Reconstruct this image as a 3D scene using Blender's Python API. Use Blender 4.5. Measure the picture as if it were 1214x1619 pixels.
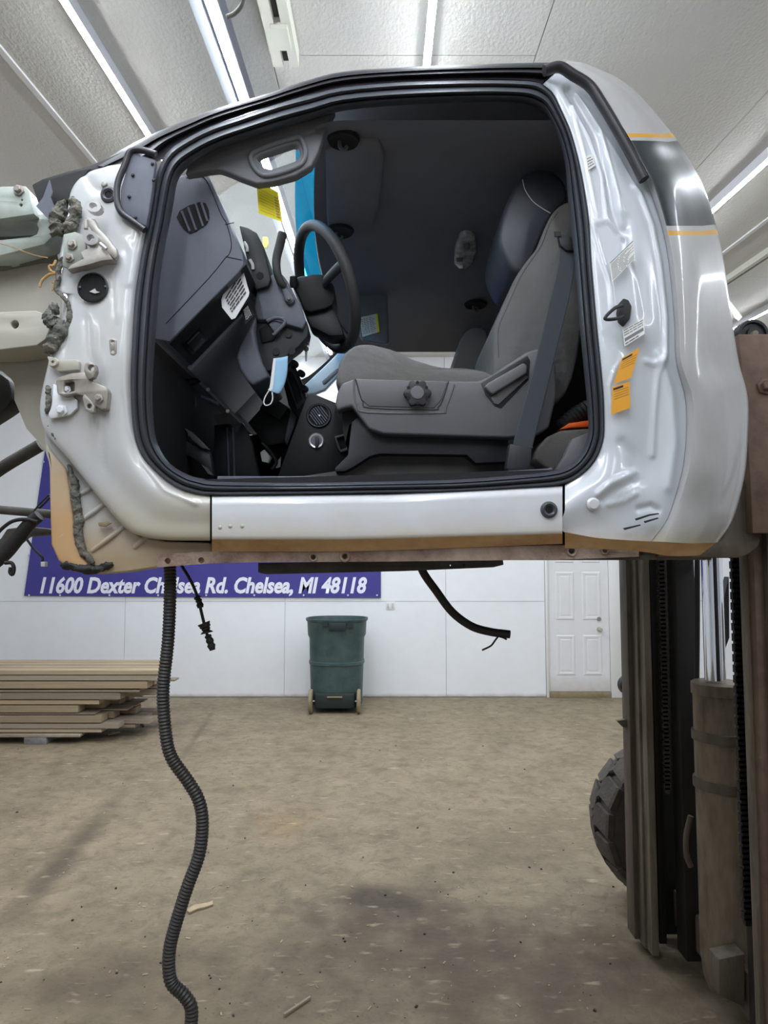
import bpy, bmesh, math, random
from mathutils import Vector, Matrix
from mathutils.geometry import tessellate_polygon
random.seed(7)
SC = bpy.context.scene
COL = SC.collection
for o in list(bpy.data.objects): bpy.data.objects.remove(o)

# ------------------------------------------------------------------ camera
FPX, CX, CY = 1100.0, 607.0, 809.5
PITCH = math.atan(78/1100)
CAMZ = 1.8
cam = bpy.data.cameras.new('camera'); cam_o = bpy.data.objects.new('camera', cam); COL.objects.link(cam_o)
cam.sensor_fit = 'VERTICAL'; cam.sensor_height = 36.0; cam.lens = FPX/1619*36.0
cam.clip_start = .05
cam_o.location = (0, 0, CAMZ); cam_o.rotation_euler = (math.pi/2+PITCH, 0, 0)
SC.camera = cam_o
# ------------------------------------------------------------------ world and exposure
w = bpy.data.worlds.new('world'); SC.world = w; w.use_nodes = True
w.node_tree.nodes['Background'].inputs[0].default_value = (.9, .95, 1, 1)
w.node_tree.nodes['Background'].inputs[1].default_value = 0.3
SC.view_settings.view_transform = 'Standard'; SC.view_settings.look = 'None'
SC.view_settings.exposure = 0.0; SC.view_settings.gamma = 1.0
SC.view_settings.use_curve_mapping = False
TUBE_POWER = 100.0

# ------------------------------------------------------------------ helpers
SP, CP = math.sin(PITCH), math.cos(PITCH)
def V(px, py, Y):
    """point that stands at depth Y (metres from the camera) under a pixel of the photograph"""
    a = (px-CX)/FPX; b = (CY-py)/FPX
    y = CP-b*SP; z = SP+b*CP
    t = Y/y
    return Vector((a*t, Y, CAMZ+z*t))
def FL(px, py):
    b = (CY-py)/FPX; s = (SP+b*CP)/(CP-b*SP)
    return V(px, py, -CAMZ/s)
def lin(c):
    def f(u):
        u /= 255
        return u/12.92 if u <= .04045 else ((u+.055)/1.055)**2.4
    return (f(c[0]), f(c[1]), f(c[2]), 1)
MATS = {}
def mat(name, c, rough=.6, metal=0, c2=None, scale=8, amt=.5, bump=0, bscale=60, emit=0, spec=.5, coat=0, stretch=(1,1,1), detail=6, c3=None, scale3=2.5, amt3=.6, sharp=.18):
    m = bpy.data.materials.new(name); m.use_nodes = True; MATS[name] = m
    nt = m.node_tree; N = nt.nodes; L = nt.links
    b = N['Principled BSDF']
    b.inputs['Base Color'].default_value = lin(c); b.inputs['Roughness'].default_value = rough
    b.inputs['Metallic'].default_value = metal; b.inputs['Specular IOR Level'].default_value = spec
    if coat: b.inputs['Coat Weight'].default_value = coat; b.inputs['Coat Roughness'].default_value = .08
    if emit:
        b.inputs['Emission Color'].default_value = lin(c); b.inputs['Emission Strength'].default_value = emit
    tc = N.new('ShaderNodeTexCoord'); mp = N.new('ShaderNodeMapping'); L.new(tc.outputs['Object'], mp.inputs[0])
    mp.inputs['Scale'].default_value = stretch
    out = None
    def layer(prev, ca, cb, sc, am, sh):
        n = N.new('ShaderNodeTexNoise'); n.inputs['Scale'].default_value = sc; n.inputs['Detail'].default_value = detail
        n.inputs['Roughness'].default_value = .62
        L.new(mp.outputs[0], n.inputs['Vector'])
        r = N.new('ShaderNodeValToRGB'); r.color_ramp.elements[0].position = .5-sh; r.color_ramp.elements[1].position = .5+sh
        L.new(n.outputs['Fac'], r.inputs[0])
        mu = N.new('ShaderNodeMath'); mu.operation = 'MULTIPLY'; mu.inputs[1].default_value = am; L.new(r.outputs[0], mu.inputs[0])
        mx = N.new('ShaderNodeMix'); mx.data_type = 'RGBA'
        L.new(mu.outputs[0], mx.inputs['Factor'])
        if prev is None: mx.inputs['A'].default_value = lin(ca)
        else: L.new(prev, mx.inputs['A'])
        mx.inputs['B'].default_value = lin(cb)
        return mx.outputs['Result']
    if c2 is not None: out = layer(None, c, c2, scale, amt, sharp)
    if c3 is not None: out = layer(out, c, c3, scale3, amt3, sharp)
    if out is not None: L.new(out, b.inputs['Base Color'])
    if bump:
        n = N.new('ShaderNodeTexNoise'); n.inputs['Scale'].default_value = bscale; n.inputs['Detail'].default_value = 4
        L.new(mp.outputs[0], n.inputs['Vector'])
        bp = N.new('ShaderNodeBump'); bp.inputs['Strength'].default_value = bump; bp.inputs['Distance'].default_value = .01
        L.new(n.outputs['Fac'], bp.inputs['Height']); L.new(bp.outputs[0], b.inputs['Normal'])
    return m
def zstain(m, col, zlo, zhi, amt=.8, scale=14):
    """road grime and rust that has settled on the lower edge of the panel (object height)"""
    nt = m.node_tree; N = nt.nodes; L = nt.links; b = N['Principled BSDF']
    tc = N.new('ShaderNodeTexCoord'); sx = N.new('ShaderNodeSeparateXYZ'); L.new(tc.outputs['Object'], sx.inputs[0])
    n = N.new('ShaderNodeTexNoise'); n.inputs['Scale'].default_value = scale; n.inputs['Detail'].default_value = 5; L.new(tc.outputs['Object'], n.inputs['Vector'])
    ad = N.new('ShaderNodeMath'); ad.operation = 'MULTIPLY_ADD'; ad.inputs[1].default_value = (zhi-zlo)*.7; L.new(n.outputs['Fac'], ad.inputs[0]); L.new(sx.outputs[2], ad.inputs[2])
    mr = N.new('ShaderNodeMapRange'); mr.inputs['From Min'].default_value = zhi+(zhi-zlo)*.35; mr.inputs['From Max'].default_value = zlo+(zhi-zlo)*.35
    mr.inputs['To Min'].default_value = 0; mr.inputs['To Max'].default_value = amt; L.new(ad.outputs[0], mr.inputs['Value'])
    mx = N.new('ShaderNodeMix'); mx.data_type = 'RGBA'; L.new(mr.outputs[0], mx.inputs['Factor']); mx.inputs['B'].default_value = lin(col)
    s = b.inputs['Base Color']
    if s.is_linked: L.new(s.links[0].from_socket, mx.inputs['A'])
    else: mx.inputs['A'].default_value = s.default_value
    L.new(mx.outputs['Result'], s)
def link(name, me, material, parent=None, smooth=None):
    o = bpy.data.objects.new(name, me); COL.objects.link(o)
    if material is not None:
        ms = material if isinstance(material, (list, tuple)) else [material]
        for q in ms: me.materials.append(MATS[q] if isinstance(q, str) else q)
    while parent is not None and parent.parent is not None and parent.parent.parent is not None: parent = parent.parent
    if parent is not None:
        o.parent = parent
        o.matrix_parent_inverse = WM(parent).inverted()
    if smooth is not None:
        for p in me.polygons: p.use_smooth = True
        if smooth < 180:
            try: me.set_sharp_from_angle(angle=math.radians(smooth))
            except Exception: pass
    return o
def WM(o):
    m = o.matrix_basis.copy()
    if o.parent is not None: m = WM(o.parent) @ o.matrix_parent_inverse @ m
    return m
def tag(o, label, cat, group=None, kind=None):
    if label: o['label'] = label
    if cat: o['category'] = cat
    if group: o['group'] = group
    if kind: o['kind'] = kind
    return o
def empty(name, loc, label, cat, group=None):
    o = bpy.data.objects.new(name, None); COL.objects.link(o); o.location = loc; o.empty_display_size = .1
    return tag(o, label, cat, group)
def from_bm(bm): 
    me = bpy.data.meshes.new('m'); bmesh.ops.recalc_face_normals(bm, faces=bm.faces); bm.to_mesh(me); bm.free(); return me
def raw(name, vs, fs, material, parent=None, smooth=None, bev=0, seg=2):
    bm = bmesh.new(); bv = [bm.verts.new(v) for v in vs]
    for f in fs:
        try: bm.faces.new([bv[i] for i in f])
        except ValueError: pass
    if bev: bevel(bm, bev, seg)
    return link(name, from_bm(bm), material, parent, smooth if smooth is not None else (35 if bev else None))
def bevel(bm, w, seg=2, ang=25):
    bmesh.ops.recalc_face_normals(bm, faces=bm.faces)
    es = [e for e in bm.edges if len(e.link_faces) == 2 and e.calc_face_angle(0) > math.radians(ang)]
    bmesh.ops.bevel(bm, geom=es, offset=w, segments=seg, profile=.5, affect='EDGES', clamp_overlap=True)
def add_box(bm, c, s, R=None):
    vs = []
    for x in (-.5, .5):
        for y in (-.5, .5):
            for z in (-.5, .5):
                p = Vector((x*s[0], y*s[1], z*s[2]))
                if R is not None: p = R @ p
                vs.append(bm.verts.new(Vector(c)+p))
    for f in ((0,1,3,2),(4,6,7,5),(0,4,5,1),(2,3,7,6),(0,2,6,4),(1,5,7,3)): bm.faces.new([vs[i] for i in f])
def box(name, lo, hi, material, parent=None, bev=0, seg=2, R=None):
    bm = bmesh.new(); lo = Vector(lo); hi = Vector(hi); add_box(bm, (lo+hi)/2, hi-lo, R)
    if bev: bevel(bm, bev, seg)
    return link(name, from_bm(bm), material, parent, 35 if bev else None)
def boxes(name, lst, material, parent=None, bev=0):
    bm = bmesh.new()
    for lo, hi in lst: lo = Vector(lo); hi = Vector(hi); add_box(bm, (lo+hi)/2, hi-lo)
    if bev: bevel(bm, bev)
    return link(name, from_bm(bm), material, parent, 35 if bev else None)
def solid(name, front, back, material, parent=None, bev=0, seg=2, smooth=None, holes=None):
    """closed body between two matching outlines; holes: list of (front, back) outlines"""
    bm = bmesh.new()
    fl = [[bm.verts.new(v) for v in front]]; bl = [[bm.verts.new(v) for v in back]]
    for h in (holes or []):
        fl.append([bm.verts.new(v) for v in h[0]]); bl.append([bm.verts.new(v) for v in h[1]])
    for loops in (fl, bl):
        flat = [v for l in loops for v in l]
        if not holes and False: bm.faces.new(loops[0])
        else:
            for t in tessellate_polygon([[v.co for v in l] for l in loops]):
                try: bm.faces.new([flat[i] for i in t])
                except ValueError: pass
    for a, b in zip(fl, bl):
        n = len(a)
        for i in range(n):
            j = (i+1) % n
            try: bm.faces.new((a[i], a[j], b[j], b[i]))
            except ValueError: pass
    if not holes: bmesh.ops.dissolve_limit(bm, angle_limit=math.radians(.5), verts=bm.verts, edges=bm.edges)
    if bev: bevel(bm, bev, seg)
    return link(name, from_bm(bm), material, parent, smooth if smooth is not None else (38 if bev else None))
def prism(name, pts, Y, dY, material, parent=None, bev=0, seg=2, holes=None, shift=(0,0), smooth=None):
    """outline traced at depth Y, given real thickness dY straight back"""
    f = [V(p[0], p[1], Y) for p in pts]; d = Vector((shift[0], dY, shift[1]))
    hs = None
    if holes: hs = [([V(p[0], p[1], Y) for p in h], [V(p[0], p[1], Y)+d for p in h]) for h in holes]
    return solid(name, f, [v+d for v in f], material, parent, bev, seg, smooth, hs)
def crs(P, n, closed=False):
    """Catmull-Rom resample"""
    P = [Vector(p) for p in P]; m = len(P); out = []
    rng = m if closed else m-1
    for i in range(rng):
        p1, p2 = P[i], P[(i+1) % m]
        p0 = P[i-1] if (closed or i > 0) else p1*2-p2
        p3 = P[(i+2) % m] if (closed or i+2 < m) else p2*2-p1
        for k in range(n):
            t = k/n
            out.append(.5*((2*p1)+(p2-p0)*t+(2*p0-5*p1+4*p2-p3)*t*t+(3*p1-p0-3*p2+p3)*t*t*t))
    if not closed: out.append(P[-1].copy())
    return out
def loft(name, rows, material, parent=None, closed=False, n=1, m=1, smooth=50, mfun=None, thick=0, closed_v=False):
    """skin through rows of points; n upsamples along rows' order, m upsamples across"""
    if n > 1:
        cols = [crs([r[k] for r in rows], n, closed) for k in range(len(rows[0]))]
        rows = [[c[i] for c in cols] for i in range(len(cols[0]))]
    if m > 1: rows = [crs(r, m, closed_v) for r in rows]
    bm = bmesh.new(); g = [[bm.verts.new(p) for p in r] for r in rows]
    R = len(g); K = len(g[0])
    for i in range(R if closed else R-1):
        for k in range(K if closed_v else K-1):
            a, b = g[i], g[(i+1) % R]; k2 = (k+1) % K
            try:
                f = bm.faces.new((a[k], a[k2], b[k2], b[k]))
                if mfun: f.material_index = mfun(i, k)
            except ValueError: pass
    bmesh.ops.remove_doubles(bm, verts=bm.verts, dist=1e-5)
    o = link(name, from_bm(bm), material, parent, smooth)
    if thick:
        md = o.modifiers.new('thickness', 'SOLIDIFY'); md.thickness = thick; md.offset = 0
    return o
def tube(name, path, r, material, parent=None, seg=10, n=6, closed=False, cap=True, rib=0, pitch=.008, flat=None):
    pts = crs(path, n, closed)
    if rib:      # resample evenly for corrugation
        acc = [0]
        for i in range(1, len(pts)): acc.append(acc[-1]+(pts[i]-pts[i-1]).length)
        L_ = acc[-1]; cnt = int(L_/(pitch/2)); q = []; j = 0
        for i in range(cnt+1):
            s = L_*i/cnt
            while j < len(acc)-2 and acc[j+1] < s: j += 1
            t = (s-acc[j])/max(1e-9, acc[j+1]-acc[j]); q.append(pts[j].lerp(pts[j+1], t))
        pts = q
    bm = bmesh.new(); rings = []; N_ = len(pts); up = None
    for i, p in enumerate(pts):
        if closed: tg = pts[(i+1) % N_]-pts[i-1]
        else: tg = pts[min(N_-1, i+1)]-pts[max(0, i-1)]
        tg.normalize()
        if up is None:
            up = Vector((0, 0, 1)) if abs(tg.z) < .9 else Vector((1, 0, 0))
        up = (up-tg*up.dot(tg)).normalized(); sd = tg.cross(up)
        rr = r(i/(N_-1)) if callable(r) else r
        if rib: rr += rib if i % 2 else 0
        fx = flat or (1, 1)
        rings.append([bm.verts.new(p+(up*math.cos(a)*fx[0]+sd*math.sin(a)*fx[1])*rr) for a in [2*math.pi*k/seg for k in range(seg)]])
    for i in range(N_ if closed else N_-1):
        a, b = rings[i], rings[(i+1) % N_]
        for k in range(seg): bm.faces.new((a[k], a[(k+1) % seg], b[(k+1) % seg], b[k]))
    if cap and not closed: bm.faces.new(rings[0]); bm.faces.new(rings[-1])
    return link(name, from_bm(bm), material, parent, 50)
def lathe(name, prof, c, axis, material, parent=None, seg=24, smooth=40):
    """prof: (radius, height along axis)"""
    ax = Vector(axis).normalized(); u = ax.orthogonal().normalized(); v = ax.cross(u); c = Vector(c)
    bm = bmesh.new(); rings = []
    for r, h in prof:
        if r < 1e-6: rings.append([bm.verts.new(c+ax*h)])
        else: rings.append([bm.verts.new(c+ax*h+(u*math.cos(a)+v*math.sin(a))*r) for a in [2*math.pi*k/seg for k in range(seg)]])
    for a, b in zip(rings[:-1], rings[1:]):
        for k in range(seg):
            k2 = (k+1) % seg
            if len(a) == 1 and len(b) == 1: continue
            if len(a) == 1: bm.faces.new((a[0], b[k], b[k2]))
            elif len(b) == 1: bm.faces.new((a[k], a[k2], b[0]))
            else: bm.faces.new((a[k], a[k2], b[k2], b[k]))
    return link(name, from_bm(bm), material, parent, smooth)
def disc(name, c, axis, r, h, material, parent=None, seg=20, bev=.0):
    b = bev
    return lathe(name, [(0, 0), (r, 0), (r, h-b), (r-b, h), (0, h)], c, axis, material, parent, seg)
def bolt(c, axis, r, material, parent, name='bolt'):
    return lathe(name, [(0, 0), (r*1.6, 0), (r*1.6, r*.35), (r, r*.45), (r, r*1.2), (r*.8, r*1.4), (0, r*1.4)], c, axis, material, parent, 6, 20)
def emboss(o, lines):
    """press beads and channels into a panel: (traced line, depth in metres towards the viewer, half width in pixels)"""
    for v in o.data.vertices:
        x, y, z = v.co.x, v.co.y, v.co.z-CAMZ
        f = y*CP+z*SP; px = CX+FPX*x/f; py = CY-FPX*(z*CP-y*SP)/f; dy = 0
        for pts, amp, wd in lines:
            best = 1e9
            for (x0, y0), (x1, y1) in zip(pts[:-1], pts[1:]):
                ux, uy = x1-x0, y1-y0; t = max(0, min(1, ((px-x0)*ux+(py-y0)*uy)/(ux*ux+uy*uy+1e-9)))
                best = min(best, math.hypot(px-x0-ux*t, py-y0-uy*t))
            if best < 3*wd: dy += amp*math.exp(-(best/wd)**2)
        v.co.y -= dy
def quad_on(pts, u, v):
    a = pts[0].lerp(pts[1], u); b = pts[3].lerp(pts[2], u); return a.lerp(b, v)
def sticker(name, pts, material, parent, bars=None, bmat='print_black', off=Vector((0, -.0012, 0)), th=.0008):
    """flat label; bars: list of (u0,u1,v0,v1) printed strokes"""
    n = (pts[1]-pts[0]).cross(pts[3]-pts[0]).normalized()
    if n.dot(pts[0]-Vector((0, 0, CAMZ))) > 0: n = -n
    q = [p+n*.0015 for p in pts]
    s = solid(name, q, [p-n*th for p in q], material, parent)
    if bars:
        vs = []; fs = []
        for u0, u1, v0, v1 in bars:
            k = len(vs); vs += [quad_on(q, a, b)+n*.0004 for a, b in ((u0, v0), (u1, v0), (u1, v1), (u0, v1))]; fs.append((k, k+1, k+2, k+3))
        raw('printed_text', vs, fs, bmat, s)
    return s
def text_bars(rows, u0=.08, u1=.92, v0=.1, v1=.9, fill=.45, words=4, seed=1):
    rd = random.Random(seed); out = []; h = (v1-v0)/rows
    for r in range(rows):
        u = u0
        while u < u1-.04:
            l = (u1-u0)/words*rd.uniform(.5, 1.15); e = min(u+l, u1)
            out.append((u, e, v0+h*(r+.5-fill/2), v0+h*(r+.5+fill/2))); u = e+.03
        if rd.random() < .3 and len(out) > 1: out.pop()
    return out
def text_mesh(s, size, shear=0, offset=0, extrude=0):
    c = bpy.data.curves.new('t', 'FONT'); c.body = s; c.size = size; c.shear = shear; c.offset = offset; c.extrude = extrude
    c.resolution_u = 3; c.fill_mode = 'FRONT'
    o = bpy.data.objects.new('t', c); COL.objects.link(o)
    bpy.context.view_layer.update()
    me = bpy.data.meshes.new_from_object(o.evaluated_get(bpy.context.evaluated_depsgraph_get()))
    bpy.data.objects.remove(o); bpy.data.curves.remove(c)
    return me

# ------------------------------------------------------------------ materials
mat('white_paint', (212,214,219), .22, c2=(192,192,193), scale=5, amt=.5, coat=.5)
zstain(MATS['white_paint'], (196,178,140), 1.82, 1.92, .65)
mat('white_plain', (222,224,228), .25, coat=.4)
mat('rocker_rust', (208,168,116), .6, c2=(158,112,68), scale=7, amt=.7, c3=(222,196,160), scale3=16, amt3=.5, bump=.2)
mat('flange_rust', (150,120,104), .75, c2=(84,62,52), scale=16, amt=.9, c3=(206,190,176), scale3=9, amt3=.6, bump=.5, bscale=70)
mat('stripe_dark', (40,48,52), .32, c2=(66,72,74), scale=7, amt=.5, coat=.3)
mat('stripe_gold', (204,152,62), .35)
mat('primer_grey', (196,198,198), .5, c2=(158,156,150), scale=8, amt=.6)
zstain(MATS['primer_grey'], (178,150,108), 1.82, 1.96, .75, 9)
mat('primer_tan', (190,184,170), .6, c2=(172,150,116), scale=7, amt=.5)
zstain(MATS['primer_tan'], (196,152,98), 1.9, 2.12, .85, 6)
mat('pillar_white', (198,202,208), .25, c2=(184,186,188), scale=4, amt=.6, c3=(184,174,156), scale3=2.6, amt3=.35, coat=.4)
zstain(MATS['pillar_white'], (186,172,136), 1.88, 2.02, .6)
mat('white_dirty', (172,172,174), .36, c2=(168,166,164), scale=9, amt=.7, c3=(150,147,142), scale3=40, amt3=.25, coat=.5, stretch=(1,1,.35))
zstain(MATS['white_dirty'], (150,138,86), 1.82, 1.90, .75)
mat('jamb_white', (204,209,216), .22, c2=(204,208,212), scale=4, amt=.5, coat=.5)
zstain(MATS['jamb_white'], (182,160,126), 1.84, 1.9, .5)
mat('apron_green', (176,188,182), .45, c2=(140,134,120), scale=6, amt=.7, c3=(92,84,72), scale3=3, amt3=.5)
mat('apron_dusty', (178,174,160), .6, c2=(128,118,98), scale=6, amt=.8, c3=(200,196,188), scale3=3)
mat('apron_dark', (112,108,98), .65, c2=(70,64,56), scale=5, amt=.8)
mat('sealant', (122,116,106), .95, c2=(74,69,62), scale=24, amt=.9, c3=(92,112,106), scale3=12, amt3=.45, bump=1, bscale=90)
mat('hinge_metal', (176,172,166), .42, .35, c2=(110,98,84), scale=14, amt=.7)
mat('bare_steel', (208,208,208), .28, .8, c2=(150,140,130), scale=20, amt=.5)
mat('rubber_seal', (60,63,70), .42, c2=(72,72,74), scale=14, amt=.35)
mat('rubber_black', (26,26,28), .55)
mat('roof_trim_black', (48,46,52), .38, c2=(30,29,32), scale=5, amt=.5)
mat('plastic_dash', (94,97,110), .55, c2=(84,87,95), scale=30, amt=.4, bump=.12, bscale=400)
mat('plastic_knee', (136,138,150), .55, bump=.1, bscale=400)
mat('plastic_dark', (34,35,39), .5, bump=.1, bscale=300)
mat('plastic_black', (13,13,15), .5, spec=.3)
mat('plastic_grey', (98,98,102), .5, c2=(98,94,94), scale=12, amt=.3, bump=.1, bscale=400)
mat('trim_taupe', (118,119,124), .6, bump=.08, bscale=400)
mat('headliner', (128,130,140), .95, c2=(112,113,122), scale=4, amt=.6, bump=.15, bscale=500)
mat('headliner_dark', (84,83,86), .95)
mat('cup_dark', (30,30,33), .9)
mat('seat_fabric', (108,108,110), .95, c2=(86,86,87), scale=6, amt=.7, bump=.45, bscale=26, c3=(128,122,112), scale3=3, amt3=.4)
mat('seat_vinyl', (66,70,78), .42, c2=(58,60,68), scale=20, amt=.4, bump=.1, bscale=400)
mat('belt_web', (54,58,66), .7)
mat('carpet', (82,82,84), .95, c2=(112,106,98), scale=10, amt=.6, bump=.5, bscale=500)
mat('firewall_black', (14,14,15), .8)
mat('leather_rim', (62,61,62), .6, bump=.15, bscale=300)
mat('label_white', (226,226,222), .5)
mat('label_grey', (206,206,208), .4)
mat('label_yellow', (246,232,16), .6)
mat('label_orange', (226,160,44), .5)
mat('print_black', (34,34,38), .6)
mat('print_grey', (120,122,126), .6)
mat('print_white', (220,222,224), .6)
mat('chrome', (236,238,245), .06, 1)
mat('mast_steel', (92,84,75), .6, .15, c2=(48,43,39), scale=9, amt=.8, c3=(128,114,98), scale3=26, amt3=.5, stretch=(1,1,.2))
mat('mast_edge', (150,140,124), .6, .1, c2=(84,75,64), scale=22, amt=.9, c3=(64,57,50), scale3=7, amt3=.6, stretch=(1,1,.12))
mat('mast_black', (20,19,19), .6, c2=(34,31,29), scale=8)
mat('cylinder_dirty', (122,108,90), .6, .1, c2=(64,54,44), scale=9, amt=.85, c3=(164,150,128), scale3=26, amt3=.4, stretch=(1,1,.3))
mat('rust_plate', (118,98,84), .6, .25, c2=(76,60,52), scale=9, amt=.8, c3=(128,104,92), scale3=22, amt3=.5)
mat('tyre', (92,86,78), .9, c2=(66,62,57), scale=12, amt=.7, bump=.4, bscale=80)
mat('hose_black', (38,36,37), .5, c2=(56,50,46), scale=12, amt=.5)
mat('cable_black', (30,28,28), .6)
mat('frame_pipe', (92,88,82), .7, c2=(46,43,40), scale=8, amt=.8)
mat('bin_green', (44,66,69), .5, c2=(58,84,86), scale=4, amt=.4, c3=(112,122,112), scale3=9, amt3=.25)
mat('bin_dark', (30,40,40), .6)
mat('wheel_tan', (150,138,110), .8, c2=(112,96,74), scale=14, amt=.6)
mat('banner_blue', (66,62,142), .5, c2=(50,40,122), scale=3, amt=.4)
mat('banner_text', (236,236,248), .5)
mat('wall_white', (240,243,247), .45, c2=(234,236,240), scale=1.4, amt=.5, c3=(212,209,204), scale3=7, amt3=.1)
zstain(MATS['wall_white'], (150,130,104), .0, .055, .8, 9)
mat('shelf_grey', (120,120,128), .6)
mat('wall_gap', (196,196,198), .8)
mat('door_white', (230,231,234), .4, c2=(214,210,202), scale=5, amt=.3)
zstain(MATS['door_white'], (150,120,86), .04, .3, .45, 12)
mat('ceiling_white', (206,204,196), .6, c2=(206,203,196), scale=2, amt=.5, bump=.5, bscale=70, stretch=(1,.6,1))
mat('trim_white', (226,226,224), .45)
mat('beam_white', (214,222,228), .5)
mat('track_cream', (206,206,192), .5)
mat('dark_gap', (48,42,40), .8)
mat('tube_light', (240,247,255), .3, emit=TUBE_POWER)
mat('fixture_white', (232,232,238), .35)
mat('lumber', (196,178,148), .8, c2=(150,128,98), scale=3, amt=.8, c3=(126,114,98), scale3=7, amt3=.5, stretch=(1.4,1,6), bump=.15, bscale=20)
mat('lumber_grey', (176,166,150), .85, c2=(122,110,95), scale=3, amt=.8, c3=(150,128,98), scale3=6, amt3=.4, stretch=(1.4,1,6), bump=.15, bscale=20)
for k in ('lumber', 'lumber_grey'):
    nt = MATS[k].node_tree; N = nt.nodes; L = nt.links; oi = N.new('ShaderNodeObjectInfo'); mp = [n for n in N if n.type == 'MAPPING'][0]
    mv = N.new('ShaderNodeMath'); mv.operation = 'MULTIPLY'; mv.inputs[1].default_value = 40; L.new(oi.outputs['Random'], mv.inputs[0]); L.new(mv.outputs[0], mp.inputs['Location'])
    hs_ = N.new('ShaderNodeHueSaturation'); mr = N.new('ShaderNodeMapRange'); mr.inputs['To Min'].default_value = .72; mr.inputs['To Max'].default_value = 1.15; L.new(oi.outputs['Random'], mr.inputs['Value']); L.new(mr.outputs[0], hs_.inputs['Value'])
    s_ = N['Principled BSDF'].inputs['Base Color']; L.new(s_.links[0].from_socket, hs_.inputs['Color']); L.new(hs_.outputs[0], s_)
mat('pallet_grey', (146,146,148), .9, c2=(96,92,86), scale=10, amt=.8)
mat('mask_blue', (150,190,220), .9)
mat('mask_white', (230,230,232), .9)
mat('orange_plastic', (226,92,22), .5)
mat('yellow_plastic', (204,164,20), .5)
mat('brass', (160,130,84), .4, .6)
mat('lens_clear', (205,205,205), .2, c2=(90,88,88), scale=30, amt=.8)
mat('blue_grey_trim', (168,186,200), .5)
mat('wire_tan', (178,140,86), .7)
# glass: clear thin sheet
def glass(name, tint, haze, gloss=.06):
    m = bpy.data.materials.new(name); m.use_nodes = True; MATS[name] = m; nt = m.node_tree; N = nt.nodes; L = nt.links
    N.remove(N['Principled BSDF']); t = N.new('ShaderNodeBsdfTransparent'); t.inputs[0].default_value = tint
    s = N.new('ShaderNodeBsdfTranslucent'); s.inputs[0].default_value = tint
    g = N.new('ShaderNodeBsdfGlossy'); g.inputs['Roughness'].default_value = .04
    m1 = N.new('ShaderNodeMixShader'); m1.inputs[0].default_value = haze; mx = N.new('ShaderNodeMixShader'); mx.inputs[0].default_value = gloss
    L.new(t.outputs[0], m1.inputs[1]); L.new(s.outputs[0], m1.inputs[2]); L.new(m1.outputs[0], mx.inputs[1]); L.new(g.outputs[0], mx.inputs[2]); L.new(mx.outputs[0], N['Material Output'].inputs[0])
    return m
glass('windshield_glass', (.93, .98, .985, 1), .09)
glass('tint_glass', (.01, .32, .58, 1), .14, .04)
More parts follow.
